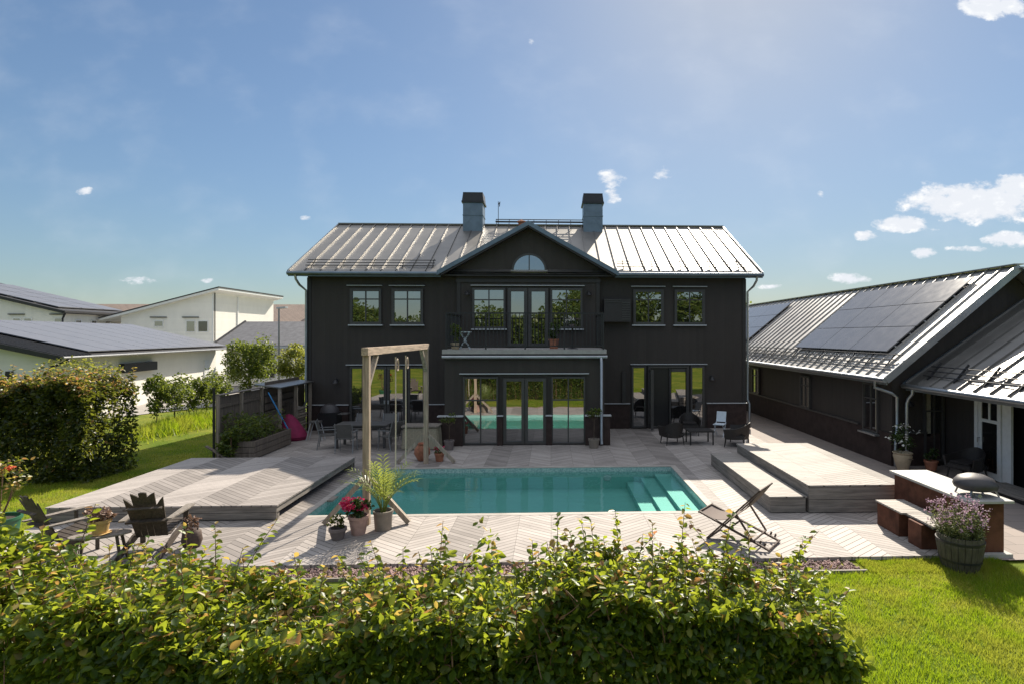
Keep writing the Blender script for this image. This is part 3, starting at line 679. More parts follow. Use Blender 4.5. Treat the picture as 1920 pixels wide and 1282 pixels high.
for i in range(n):
    xx = rx0+(rx1-rx0)*(i+.5)/n; b.box(xx-.011, xx+.011, ry-.011, ry+.011, rz0+.036, rz1-.001)
for xx in (rx0, rx1):
    for i in range(20): yy = ry+.1+(GY-ry-.15)*i/20; b.box(xx-.011, xx+.011, yy-.011, yy+.011, rz0+.036, rz1-.001)
b.build('railing', 'dark_metal', bal)
# patio doors in the main wall
hx = lambda p: gy(p, 700, YW)[0]
for a, c_ in ((657, 683), (766, 797)): window(house, T, hx(a), hx(c_), .03, 2.42, fw=.07)
for a, c_ in ((691, 725.5), (726.5, 761)):
    o = window(house, T, hx(a), hx(c_), .03, 2.42, (.98,), name='patio_door', fw=.1)
    MB(T).box(hx(c_ if c_ < 726 else a)-(.09 if c_ < 726 else -.03), hx(c_ if c_ < 726 else a)-(.03 if c_ < 726 else -.09), 1.0, 1.14, .086, .12).build('door_handle', 'zinc', o)
MB(T).box(hx(650), hx(801), 2.475, 2.505, .004, .11).build('drip_cap', 'white_metal', house)
for a, c_ in ((1184, 1211), (1294, 1320)): window(house, T, hx(a), hx(c_), .03, 2.42, fw=.07)
b = MB(T); u0, u1 = hx(1215), hx(1291); frame_rect(b, u0, u1, .02, 2.42, .07, .003, .08)
do = b.build('patio_door', 'grey_frame', house)
MB(T).box(u0+.071, u1-.071, .091, 2.349, .004, .02).build('dark_opening_sheet', 'black_plastic', do)  # black sheet on the wall imitates the unlit room behind the open door
def leaf_door(a, c_, name_, ya, yb):
    """a door leaf standing open, from hinge a to edge c (plan points)"""
    a, c_ = Vector((*a, 0)), Vector((*c_, 0)); b = MB(); d = (c_-a); L = d.length; d.normalize()
    def P(s, z): return a+d*s+Vector((0, 0, z))
    for s0, s1, z0, z1 in ((0, .11, .06, 2.32), (L-.11, L, .06, 2.32), (.11, L-.11, .06, .2), (.11, L-.11, 2.2, 2.32)):
        b.bar(P((s0+s1)/2, z0), P((s0+s1)/2, z1), .045, s1-s0, d.cross(Vector((0, 0, 1)))) if s1-s0 < .2 else b.bar(P(s0, (z0+z1)/2), P(s1, (z0+z1)/2), .045, z1-z0)
    o = b.build(name_, 'grey_frame', house)
    b = MB(); b.bar(P(.11, 1.2), P(L-.11, 1.2), .02, 2.0); b.build('pane', 'window_glass', o)
    return o
leaf_door((hx(1253), YW-.06), (hx(1289), YW-.13), 'open_door_leaf', 0, 0)
leaf_door((hx(1217), YW-.08), (hx(1217)-.02, YW-.85), 'open_door_leaf', 0, 0)
MB(T).box(hx(1182), hx(1325), 2.475, 2.505, .004, .11).build('drip_cap', 'white_metal', house)
b = MB(); b.box(hx(1166), hx(1173), YW-.1, YW-.004, 1.0, 2.2); b.build('wall_board', 'black_trim', house)
# wall lamps
def lamp(par, x, y, z):
    b = MB(); b.box(x-.04, x+.04, y-.03, y-.002, z-.06, z+.06); b.tube([(x, y-.03, z+.03), (x, y-.14, z+.09), (x, y-.16, z+.05)], .012, 6)
    b.lathe([(.03, .06), (.05, .04), (.12, -.07), (.11, -.07), (.0, .0)], (x, y-.16, z-.02), 14); b.build('wall_lamp', 'dark_metal', par, smooth=True)
lamp(house, gxx(877), GY, 5.22); lamp(house, gxx(1104), GY, 5.22); lamp(house, hx(1333), YW, 1.98); lamp(house, hx(632), YW, 1.9)
# boxed-in heat pump on the wall
hp = MB(T).box(gy(1131, 580, YW)[0], gy(1180, 580, YW)[0], 4.12, 4.98, .004, .42).build('heat_pump_box', 'black_trim', house)
b = MB(T)
for i in range(8): v = 4.2+i*.09; b.box(gy(1164, 580, YW)[0], gy(1179, 580, YW)[0], v, v+.035, .421, .44)
for i in range(2): v = 4.86+i*.07; b.box(gy(1132, 580, YW)[0], gy(1162, 580, YW)[0], v, v+.025, .421, .44)
b.build('louvre', 'grey_frame', hp)
b = MB(); b.box(XL-.42, XL-.01, 25.0, 28.5, 5.35, 5.43); b.build('side_canopy', 'dark_metal', house)

# ================================================================ garage wing on the right
GW, GN, GFAR = 9.54, 15.58, 37.0
gar = thing('garage', 'long black timber outbuilding with steep metal roof and solar panels on the right', 'outbuilding', (12.8, 26, 0))
EX, EZg, RX, RZg = 9.13, 2.46, 12.85, 5.53
sl = (RZg-EZg)/(RX-EX); gzf = lambda x: EZg+(x-EX)*sl
b = MB(); b.prism([(GW, GN, -.05), (GW, GN, gzf(GW)-.12), (RX, GN, RZg-.12), (2*RX-GW, GN, gzf(GW)-.12), (2*RX-GW, GN, -.05)], (0, GFAR-GN, 0)); b.build('wall', 'black_siding', gar)
ng = Vector((-sl, 0, 1)).normalized()
b = MB(); y0, y1 = 15.16, GFAR+.3
b.add([(EX, y0, EZg), (EX, y1, EZg), (RX, y1, RZg), (RX, y0, RZg), (2*RX-EX, y1, EZg), (2*RX-EX, y0, EZg)], [(0, 1, 2, 3), (3, 2, 4, 5)])
b.add([(EX, y0, EZg-.06), (EX, y1, EZg-.06), (RX, y1, RZg-.06), (RX, y0, RZg-.06), (2*RX-EX, y1, EZg-.06), (2*RX-EX, y0, EZg-.06)], [(0, 1, 2, 3), (3, 2, 4, 5)])
k = 0; y = y0
while y < y1:
    b.bar(Vector((EX, y, EZg))+ng*.02, Vector((RX, y, RZg))+ng*.02, .022, .05, ng); y += .52 if k else .5; k += 1
b.bar((RX, y0-.02, RZg+.025), (RX, y1, RZg+.025), .26, .03); groof = b.build('roof', 'zinc_roof_glare', gar)
b = MB(); b.bar((EX-.03, y0-.03, EZg-.07), (RX, y0-.03, RZg-.07), .05, .2, ng); b.bar((2*RX-EX, y0-.03, EZg-.07), (RX, y0-.03, RZg-.07), .05, .2, ng); b.build('verge_board', 'zinc', groof)
b = MB(); b.tube([(EX-.06, y0-.04, EZg-.07), (EX-.06, y1, EZg-.07)], .07, 10); b.box(EX-.0, EX+.03, y0, y1, EZg-.2, EZg-.065); b.build('gutter', 'zinc', gar, smooth=True)
b = MB()
for j in range(4):
    xx = EX+.22+.13*j; q = Vector((xx, 0, gzf(xx)))+ng*(.05+.03*j); b.tube([(q.x, y0+.12, q.z), (q.x, y1, q.z)], .016, 6)
y = y0+.5
while y < y1: b.bar(Vector((EX+.12, y, gzf(EX+.12))), Vector((EX+.66, y, gzf(EX+.66)))+ng*.13, .015, .035, ng); y += 1.04
b.build('snow_guard', 'dark_metal', groof)
b = MB(); b.tube([(EX-.06, 15.6, EZg-.1), (EX-.06, 15.62, EZg-.3), (GW-.05, 15.5, 2.0), (GW+.08, 15.47, 1.9), (GW+.08, 15.47, .95), (GW+.02, 15.44, .85), (GW+.02, 15.44, .0)], .045, 10); b.build('downpipe', 'zinc', gar, smooth=True)
def slope_pt(px, py):
    """pixel -> point on the garage's left slope (fixed once, in world space)"""
    d = ray(px, py); k_ = (EZg-sl*EX-H)/(d[2]-sl*d[0]); return (d[0]*k_, d[1]*k_)
def panels(px_lo_near, px_lo_far, px_hi, nc, nr):
    xa, ya = slope_pt(*px_lo_near); _, yb = slope_pt(*px_lo_far); xh, _ = slope_pt(*px_hi)
    for i in range(nc):
        for j in range(nr):
            p, q = ya+(yb-ya)*i/nc+.012, ya+(yb-ya)*(i+1)/nc-.012; r_, s_ = xa+(xh-xa)*j/nr+.01, xa+(xh-xa)*(j+1)/nr-.01
            c4 = [Vector((r_, p, gzf(r_)))+ng*.10, Vector((s_, p, gzf(s_)))+ng*.10, Vector((s_, q, gzf(s_)))+ng*.10, Vector((r_, q, gzf(r_)))+ng*.10]
            o = MB().prism(c4, ng*.035).build('solar_panel', 'solar_glass', gar)
    b = MB()
    for j in range(nr*2):
        xx = xa+(xh-xa)*(j+.5)/(nr*2); q = Vector((xx, 0, gzf(xx)))+ng*.07; b.bar((q.x, ya-.05, q.z), (q.x, yb+.16, q.z), .04, .05, ng)
    b.build('panel_rail', 'zinc', gar)
panels((1667, 665), (1490, 659), (1858, 522), 3, 3)
panels((1405, 640), (1330, 640), (1494, 570), 3, 3)
# the wall's ledge, plinth and windows
b = MB(); b.box(GW-.09, GW-.002, 17.2, GFAR, .87, .92); b.box(GW+.35, 10.5, GN-.09, GN-.002, .87, .92); b.build('ledge', 'grey_frame', gar)
b = MB(); b.box(GW-.05, GW-.001, GN, GFAR, -.05, .868); b.box(GW-.05, 10.9, GN-.05, GN-.001, -.05, .868); b.build('plinth', 'black_plinth', gar)
TX = facX(GW)
for v0, v1, z0, z1 in ((16.15, 16.95, .75, 2.2), (20.5, 21.3, .93, 2.1), (25.6, 26.5, .93, 2.1), (31, 31.9, .93, 2.1)):
    o = window(gar, TX, v0, v1, z0, z1, (1.75,), ((v0+v1)/2,), fm='grey_frame', gm='window_glass', fw=.06)
    MB(TX).box(v0+.05, v0+.16, z0+.06, z1-.06, .041, .05).build('curtain', 'beige_cushion', o)
    if z0 < .9: MB(TX).box(v0-.06, v1+.06, z0-.05, z0-.003, .053, .2).build('sill', 'zinc', o)
TN_ = facT(GN)
o = window(gar, TN_, 10.42, 11.0, .1, 2.1, (1.5,), (10.72,), gm='porch_glass', fw=.06)
MB(TN_).box(10.48, 10.62, .8, 2.05, .041, .05).build('curtain', 'beige_cushion', o)
lamp(gar, 9.95, GN, 1.75)
# porch wing with its own roof
por = thing('porch_wing', 'lower porch wing with metal roof and open white glazed door at right edge', 'outbuilding', (11.6, 12, 0))
FX, FZ, FRX = 9.84, 2.28, 13.3; slF = .68; fz = lambda x: FZ+(x-FX)*slF; y0, y1 = 9.4, 15.42
nf = Vector((-slF, 0, 1)).normalized()
b = MB(); b.prism([(FX, y0, FZ), (FRX, y0, fz(FRX)), (FRX, y0, fz(FRX)-.07), (FX, y0, FZ-.07)], (0, y1-y0, 0))
y = y1-.02
while y > y0: b.bar(Vector((FX, y, FZ))+nf*.02, Vector((FRX, y, fz(FRX)))+nf*.02, .022, .05, nf); y -= .5
froof = b.build('roof', 'zinc_roof', por)
b = MB(); b.bar((FX-.03, y1+.03, FZ-.05), (FRX, y1+.03, fz(FRX)-.05), .05, .16, nf); b.build('verge_board', 'chimney_metal', froof)
b = MB(); b.tube([(FX-.06, y1+.04, FZ-.07), (FX-.06, y0, FZ-.07)], .07, 10); b.box(FX, FX+.03, y0, y1, FZ-.19, FZ-.075); b.build('gutter', 'zinc', por, smooth=True)
b = MB()
for j in range(3):
    xx = FX+.3+.13*j; q = Vector((xx, 0, fz(xx)))+nf*(.05+.04*j); b.tube([(q.x, y1-.35, q.z), (q.x, y0, q.z)], .016, 6)
y = y1-.6
while y > y0: b.bar(Vector((FX+.2, y, fz(FX+.2))), Vector((FX+.68, y, fz(FX+.68)))+nf*.16, .02, .06, nf); y -= 1.0
b.build('snow_guard', 'dark_metal', froof)
b = MB(); b.tube([(FX-.02, 15.1, FZ-.12), (FX-.02, 15.1, FZ-.26), (FX-.05, 15.22, FZ-.4), (FX-.08, 15.25, 1.75), (FX-.08, 15.25, .0)], .045, 10); b.build('downpipe', 'zinc', por, smooth=True)
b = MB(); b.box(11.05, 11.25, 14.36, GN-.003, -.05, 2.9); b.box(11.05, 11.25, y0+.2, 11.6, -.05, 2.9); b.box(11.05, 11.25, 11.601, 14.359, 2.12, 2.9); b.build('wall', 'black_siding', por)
b = MB(); b.box(11.26, 13.2, y0+.2, 15.4, -.05, 2.9); b.build('dark_interior_block', 'black_plastic', por)  # solid black block imitates the unlit room behind the doorway
def door3(a, c_, z0, z1, m):
    a, c_ = Vector((*a, 0)), Vector((*c_, 0)); d = c_-a; L = d.length; d.normalize(); nn = Vector((-d.y, d.x, 0)); b = MB()
    def bx_(s0, s1, q0, q1, w_=.05):
        b.prism([a+d*s0+Vector((0, 0, q0)), a+d*s1+Vector((0, 0, q0)), a+d*s1+Vector((0, 0, q1)), a+d*s0+Vector((0, 0, q1))], nn*w_)
    bx_(0, .12, z0, z1); bx_(L-.12, L, z0, z1); bx_(.12, L-.12, z0, z0+.16); bx_(.12, L-.12, z1-.12, z1); bx_(.12, L-.12, 1.42, 1.5); bx_(L/2-.03, L/2+.03, 1.5, z1-.12)
    o = b.build('glazed_door', m, por)
    b = MB(); b.prism([a+d*.12+Vector((0, 0, z0+.16))+nn*.015, a+d*(L-.12)+Vector((0, 0, z0+.16))+nn*.015, a+d*(L-.12)+Vector((0, 0, z1-.12))+nn*.015, a+d*.12+Vector((0, 0, z1-.12))+nn*.015], nn*.015); b.build('pane', 'porch_glass', o)
    b = MB(); q = a+d*.06+Vector((0, 0, 1.0)); b.tube([q-nn*.0, q-nn*.06, q-nn*.06+Vector((0, 0, -.12))], .014, 6); b.build('door_handle', 'zinc', o)
YA, YB, YC = gx(1834, 800, 11.0)[1], gx(1876, 800, 10.96)[1], gx(1897, 800, 11.0)[1]
door3((11.0, YA), (10.96, YB), .03, 2.1, 'white_paint')
MB().box(10.98, 11.04, YC, YB-.03, .0, 2.119).build('door_casing', 'white_paint', por)
MB().box(11.0, 11.045, YA+.02, YA+.14, .0, 2.119).build('door_jamb', 'white_paint', por)

# ================================================================ swing frame straddling the pool
sw = thing('swing_frame', 'tall timber swing frame spanning the pool with braced posts', 'swing frame', (-3.52, 13.6, 0))
SX, S0, S1, SH = -3.52, 11.02, 16.2, 3.22
for yy in (S0, S1):
    MB().box(SX-.06, SX+.06, yy-.06, yy+.06, .0, SH).build('post', 'frame_wood', sw, bevel=.004)
    for s in (-1, 1): MB().bar((SX+s*.80, yy, .03), (SX+s*.07, yy, .86 if yy == S0 else .8), .09, .09, (0, 1, 0)).build('foot_brace', 'brace_wood', sw)
MB().box(SX-.062, SX+.062, S0-.12, S1+.12, SH+.002, SH+.15).build('beam', 'beam_wood', sw, bevel=.004)
MB().bar((SX, S0+.05, 2.62), (SX, S0+.62, SH+.02), .07, .09, (1, 0, 0)).build('knee_brace', 'brace_wood', sw)
MB().bar((SX, S1-.05, 2.62), (SX, S1-.62, SH+.02), .07, .09, (1, 0, 0)).build('knee_brace', 'brace_wood', sw)
for i, yy in enumerate((13.05, 13.95)):
    r_ = thing('gym_ring', ('nearer' if i == 0 else 'farther')+' wooden gym ring hung by its rope from the timber swing frame', 'gym ring', (SX, yy, SH), 0, 'gym rings on the swing frame')
    b = MB(); ring = [(SX+.035+.02*math.sin(a)*0, yy+.1*math.sin(a)+.02, SH-.28+.13*math.cos(a)) for a in [2*PI*k/20 for k in range(21)]]
    b.tube(ring, .017, 8); b.build('ring', 'beam_wood', r_, smooth=True)
    b = MB(); b.tube([(SX, yy, SH+.0), (SX, yy, SH-.1)], .012, 6); b.tube([(SX, yy-.03, SH-.07), (SX, yy+.03, SH-.1), (SX+.03, yy+.03, SH-.16)], .012, 6); b.build('hook', 'dark_metal', r_)
    zb = .62 if i == 0 else .5
    b = MB(); b.tube([(SX, yy, SH-.1), (SX+.003, yy+.003, 1.8), (SX, yy, zb)], .016, 6); b.tube([(SX, yy, zb), (SX, yy, zb-.05)], .024, 6); b.build('rope', 'rope', r_, smooth=True)

# ================================================================ pots and plants on the deck
def pot_mb(x, y, z, r0, r1, h, rim=.015, th_=.015):
    return MB().lathe([(.001, 0), (r0, 0), (r1, h-.05), (r1+rim, h-.05), (r1+rim, h), (r1-th_, h), (r1-th_*1.3, h-.05), (.001, h-.055)], (x, y, z), 24)
def soil(x, y, z, r, par): MB().lathe([(.001, 0), (r, 0), (r, .01), (.001, .015)], (x, y, z), 16).build('soil', 'soil', par)
t = thing('potted_palm', 'green palm in a taupe pot at the foot of the near swing post', 'potted plant', (-3.12, 10.72, 0))
pot_mb(-3.12, 10.72, 0, .15, .17, .36).build('pot', 'taupe_pot', t, smooth=True); soil(-3.12, 10.72, .30, .15, t)
Vs, Fs, nb = [], [], 0; st = MB(); rr_ = random.Random(3)
for k in range(26):
    a = rr_.uniform(0, 6.28); tl = rr_.uniform(.1, .85)**1.0; L_ = rr_.uniform(.72, 1.08); base = Vector((-3.12, 10.72, .32)); o_ = Vector((math.cos(a), math.sin(a), 0))
    pts = [base+o_*(.04+tl*s**1.5*L_*.85)+Vector((0, 0, L_*(s*1.0-.42*tl*s**2.5))) for s in [q/12 for q in range(13)]]
    st.tube(pts, .007, 5, .003)
    for q in range(4, 13):
        d = (pts[q]-pts[q-1]).normalized(); sd_ = d.cross(Vector((0, 0, 1))); sd_ = sd_.normalized() if sd_.length > .01 else Vector((1, 0, 0))
        for s in (-1, 1):
            dd = (d*.75+sd_*s*.8+Vector((0, 0, .25))).normalized(); l_ = .26*(1-.35*abs(q-8)/5)
            n_ = dd.cross(d*s).normalized(); w2 = dd.cross(n_)*.011; p0 = pts[q]
            Vs += [p0, p0+dd*l_*.4+w2, p0+dd*l_-Vector((0, 0, .06)), p0+dd*l_*.4-w2]; Fs.append([nb, nb+1, nb+2, nb+3]); nb += 4
mesh_np('fronds', np.array([tuple(v) for v in Vs]), 4, np.array(Fs), 'palm_leaf', t); st.build('stems', 'palm_leaf', t)
def bush(name, P0, rad, n, L, m, par, seed=1, ncl=14, **k):
    P = clumpy(P0, rad, n, ncl, seed); return leaves(name, P, RNG.uniform(.7, 1.2, n)*L, RNG.uniform(.5, .7, n)*L, m, par, **k)
t = thing('flower_pot', 'pink geraniums in a pale pink pot before the near swing post', 'potted plant', (-3.52, 10.5, 0))
pot_mb(-3.5, 10.5, 0, .12, .17, .34).build('pot', 'pink_pot', t, smooth=True)
bush('foliage', (-3.5, 10.5, .46), (.24, .22, .17), 460, .07, 'dark_leaf', t, 2)
P = clumpy((-3.54, 10.46, .58), (.28, .23, .18), 270, 13, 5, .8); leaves('petals', P, .05, .045, 'pink_petal', t, nj=.6)
t = thing('flower_pot', 'bare flower stems with few pink blooms in a low pot left of the palm', 'potted plant', (-3.78, 10.25, 0))
pot_mb(-3.78, 10.25, 0, .10, .14, .2).build('pot', 'grey_pot', t, smooth=True); bush('foliage', (-3.78, 10.25, .3), (.18, .16, .14), 150, .06, 'copper_hedge_leaf', t, 6)
t = thing('ceramic_jar', 'round reddish brown ceramic jar beside the far swing post', 'jar', (-3.68, 16.62, 0))
MB().lathe([(.001, 0), (.12, 0), (.23, .2), (.22, .33), (.13, .45), (.15, .5), (.13, .5), (.11, .44), (.001, .42)], (-3.72, 16.62, 0), 24).build('jar', 'terracotta', t, smooth=True)
t = thing('flower_pot', 'small terracotta pot with a sparse plant right of the far swing post', 'potted plant', (-3.2, 16.5, 0))
pot_mb(-3.2, 16.5, 0, .1, .13, .24).build('pot', 'terracotta', t, smooth=True); bush('foliage', (-3.2, 16.5, .36), (.17, .15, .17), 130, .05, 'tree_leaf', t, 7)
P = clumpy((-3.2, 16.5, .4), (.16, .15, .14), 40, 8, 3); leaves('petals', P, .05, .04, 'pink_petal', t)
t = thing('storage_box', 'pale olive covered storage box standing behind the far swing post', 'box', (-3.95, 18.3, 0))
MB().prism([(-4.72, 18.1, 0), (-3.52, 18.1, 0), (-3.58, 18.1, .72), (-4.66, 18.1, .72)], (0, .6, 0)).build('cover', 'beige_cushion', t, bevel=.04)
MB().box(-4.70, -3.54, 18.06, 18.74, .721, .76).build('lid', 'grey_wood', t)
def standard(name, label, x, y, h, cr, n, potm, seed, leaf='dark_leaf', pr=.15, ph=.3):
    t = thing(name, label, 'potted plant', (x, y, 0)); pot_mb(x, y, 0, pr*.8, pr, ph).build('pot', potm, t, smooth=True); soil(x, y, ph-.06, pr*.85, t)
    b = MB(); b.tube([(x, y, ph-.06), (x+.01, y, h*.6), (x, y, h)], .014, 6, .007)
    r = random.Random(seed)
    for k in range(7):
        a = r.uniform(0, 6.28); b.tube([(x, y, h*.75), (x+cr*.6*math.cos(a), y+cr*.6*math.sin(a), h*.9), (x+cr*math.cos(a), y+cr*math.sin(a), h+r.uniform(-.05, .25)*cr*2)], .006, 4, .003)
    b.build('stem', 'bark', t); bush('foliage', (x, y, h), (cr, cr*.8, cr*.7), n, .07, leaf, t, seed, 12); return t
standard('potted_tree', 'small thin stemmed olive tree in grey pot left of the pool doors', -3.22, 18.15, .98, .3, 170, 'grey_pot', 11, 'tree_leaf')
standard('potted_tree', 'feathery small tree in taupe pot beside the bay downpipe', 1.38, 18.25, 1.15, .26, 330, 'taupe_pot', 12, 'tree_leaf', .17, .3)

# ================================================================ patio furniture
def dining_chair(loc, rz, label):
    t = thing('dining_chair', label, 'chair', loc, rz, 'grey dining chairs round the patio table')
    MB().box(-.24, .24, -.22, .24, .42, .45).build('seat', 'chair_grey', t, False)
    b = MB(); b.bar((0, -.22, .47), (0, -.34, .9), .44, .02, (0, 1, 0)); b.build('backrest', 'chair_grey', t, False)
    for s in (-1, 1):
        b = MB(); b.tube([(s*.26, .24, 0), (s*.26, .23, .62)], .016, 6); b.build('leg', 'grey_metal', t, False)
        b = MB(); b.tube([(s*.26, -.3, 0), (s*.26, -.22, .44), (s*.25, -.35, .92)], .016, 6); b.build('leg', 'grey_metal', t, False)
        b = MB(); b.box(s*.26-.025, s*.26+.025, -.28, .27, .62, .645); b.build('armrest', 'grey_metal', t, False)
    return t
c0 = dining_chair((-7.15, 18.55, 0), math.radians(-75), 'grey dining chair at the left end of the patio table')
for loc, rz, lb in (((-6.35, 17.95, 0), math.radians(4), 'grey dining chair on the near side of the patio table, back to camera'),
                    ((-5.1, 18.25, 0), math.radians(60), 'grey dining chair at the right end of the patio table'),
                    ((-6.5, 19.75, 0), math.radians(178), 'grey dining chair behind the patio table, left one'),
                    ((-5.55, 19.75, 0), math.radians(184), 'grey dining chair behind the patio table by the glass doors')):
    dup(c0, loc, rz, lb)
t = thing('dining_table', 'grey rectangular outdoor dining table before the left patio doors', 'table', (-6.1, 18.85, 0))
MB().box(-6.95, -5.25, 18.4, 19.3, .71, .745).build('tabletop', 'table_grey', t, bevel=.008)
for x in (-6.85, -5.35):
    for y in (18.5, 19.2): MB().box(x-.035, x+.035, y-.035, y+.035, 0, .709).build('leg', 'table_grey', t)
MB().box(-6.8, -5.4, 18.5, 19.2, .64, .708).build('apron', 'table_grey', t)
t = thing('folding_stool', 'small folding stool with pale metal legs by the wood store', 'stool', (-8.1, 20.0, 0))
MB().box(-8.3, -7.95, 19.85, 20.15, .6, .66).build('seat', 'chair_grey', t, bevel=.01)
for s, a in ((-8.4, -8.25), (-7.85, -8.0)):
    for y in (19.87, 20.13): MB().tube([(s, y, 0), (a, y, .6)], .014, 6).build('leg', 'white_metal', t)
t = thing('kettle_grill', 'black covered barbecue grill standing against the house wall', 'grill', (-8.15, 21.3, 0))
MB().box(-8.5, -7.8, 21.05, 21.6, .12, .78).build('cabinet', 'black_plastic', t, bevel=.02)
b = MB(); b.lathe([(.001, .32), (.2, .28), (.31, .14), (.34, 0), (.001, 0)], (-8.15, 21.3, .79), 20, 1, .8); b.build('lid', 'oven_shell', t, smooth=True)
MB().box(-7.79, -7.45, 21.1, 21.5, .72, .75).build('side_shelf', 'chair_grey', t)
t = thing('beanbag', 'dark pink beanbag slumped in front of the wood store', 'beanbag', (-8.9, 20.1, 0))
b = MB(); b.lathe([(.001, 0), (.36, .0), (.45, .13), (.42, .3), (.33, .5), (.24, .72), (.12, .86), (.001, .9)], (0, 0, 0), 22)
b.v = [(-8.95+x*1.05+(-.16*(z/.9)**1.5)+.03*math.sin(5*x+3*z), 20.1+y*.9+.03*math.sin(7*y+2), z*(1-.12*max(0, x))) for x, y, z in b.v]; b.build('bag', 'beanbag_cloth', t, smooth=True)
# lounge set
def armchair(loc, rz, label, wd=.62):
    t = thing('armchair', label, 'armchair', loc, rz, 'black wicker armchairs on the right patio')
    MB().box(-wd/2, wd/2, -.3, .34, .27, .4).build('seat', 'rattan', t, False, bevel=.03)
    MB().box(-wd/2+.05, wd/2-.05, -.24, .33, .401, .46).build('cushion', 'dark_cushion', t, False, bevel=.025)
    n = 15; P_ = []
    for i in range(n):
        a = PI*(i/(n-1)); x = -(wd/2+.03)*math.cos(a); y = .32-(.66)*math.sin(a)**.7; h_ = .58+.20*math.sin(a)**2; P_.append((x, y, h_))
    b = MB(); vs = []
    for x, y, h_ in P_:
        o_ = Vector((x, y-.1, 0)).normalized()*.045; vs += [(x*.9, y*.92, .26), (x+o_.x*.3, y+o_.y, h_), (x+o_.x*1.5, y+o_.y*1.5, h_-.01), (x*.9+o_.x, y*.92+o_.y, .25)]
    fs = [(4*i+j, 4*i+(j+1) % 4, 4*i+4+(j+1) % 4, 4*i+4+j) for i in range(n-1) for j in range(4)]+[(0, 1, 2, 3), tuple(4*(n-1)+j for j in (3, 2, 1, 0))]
    b.add(vs, fs); b.build('backrest', 'rattan', t, False, smooth=True)
    for x in (-wd/2+.04, wd/2-.04):
        for y in (-.26, .29): MB().bar((x, y, .27), (x*1.1, y*1.12, 0), .035, .035, w2=.022, h2=.022).build('leg', 'black_plastic', t, False)
    return t
wicker0 = armchair((4.05, 18.85, 0), math.radians(8), 'black wicker armchair with its back to the camera, left of the low table')
dup(wicker0, (5.05, 20.6, 0), math.radians(172), 'black wicker armchair behind the low table, against the patio doors')
t2 = armchair((6.15, 18.55, 0), math.radians(62), 'wide black wicker seat at the deck corner, right of the low table', 1.0); t2['category'] = 'armchair'
t = thing('coffee_table', 'low black coffee table between the wicker armchairs', 'table', (5.0, 18.9, 0))
MB().box(4.55, 5.4, 18.55, 19.25, .42, .46).build('tabletop', 'rattan', t, bevel=.008)
for x in (4.6, 5.35):
    for y in (18.6, 19.2): MB().box(x-.02, x+.02, y-.02, y+.02, 0, .419).build('leg', 'black_plastic', t)
t = thing('folding_chair', 'small pale blue white folding chair by the right wall', 'chair', (6.05, 20.2, 0), math.radians(150))
b = MB(); b.bar((0, -.2, .5), (0, -.3, .86), .34, .015, (0, 1, 0)); b.build('backrest', 'chair_blue_white', t, False)
MB().box(-.19, .19, -.18, .22, .43, .455).build('seat', 'chair_blue_white', t, False)
for s in (-1, 1):
    for a, c_ in (((s*.17, -.22, .5), (s*.17, .24, 0)), ((s*.15, .2, .43), (s*.15, -.25, 0))): MB().tube([a, c_], .012, 6).build('leg', 'chair_blue_white', t, False)
# balcony things
t = thing('bistro_table', 'small white folding table at the left end of the balcony', 'table', (-2.9, 19.35, 3.14))
MB().box(-3.1, -2.7, 19.2, 19.5, 3.7, 3.73).build('tabletop', 'chair_blue_white', t)
for y in (19.23, 19.47):
    for s in (-1, 1): MB().tube([(-2.9+s*.18, y, 3.14), (-2.9-s*.15, y, 3.7)], .012, 6).build('leg', 'chair_blue_white', t)
t = thing('potted_plant', 'upright green shrub in a pale pot at the left balcony corner', 'potted plant', (-3.2, 19.2, 3.14))
pot_mb(-3.2, 19.2, 3.14, .12, .14, .22).build('pot', 'beige_pot', t, smooth=True); bush('foliage', (-3.2, 19.2, 3.72), (.2, .2, .38), 420, .07, 'tree_leaf', t, 21)
t = thing('potted_plant', 'leafy dark plant in reddish pot beside the balcony doors', 'potted plant', (.1, 19.9, 3.14))
pot_mb(.1, 19.9, 3.14, .14, .17, .34).build('pot', 'terracotta', t, smooth=True); bush('foliage', (.1, 19.9, 3.75), (.22, .2, .32), 420, .08, 'dark_leaf', t, 22)
t = thing('bistro_set_table', 'dark round bistro table on the right of the balcony', 'table', (.75, 19.7, 3.14))
MB().lathe([(.001, 0), (.32, 0), (.32, .025), (.001, .025)], (.75, 19.7, 3.84), 24).build('tabletop', 'dark_metal', t)
MB().lathe([(.2, 0), (.18, .02), (.025, .05), (.025, .7), (.001, .7)], (.75, 19.7, 3.14), 14).build('pedestal', 'dark_metal', t)
t = thing('flowering_plant', 'white flowering plant on the dark bistro table', 'plant', (.72, 19.7, 3.866))
pot_mb(.72, 19.7, 3.866, .06, .08, .12).build('pot', 'grey_pot', t, smooth=True); bush('foliage', (.72, 19.7, 4.06), (.15, .14, .12), 110, .06, 'dark_leaf', t, 23)
P = clumpy((.66, 19.66, 4.14), (.16, .14, .12), 60, 9, 4, .8); leaves('petals', P, .05, .045, 'white_petal', t)

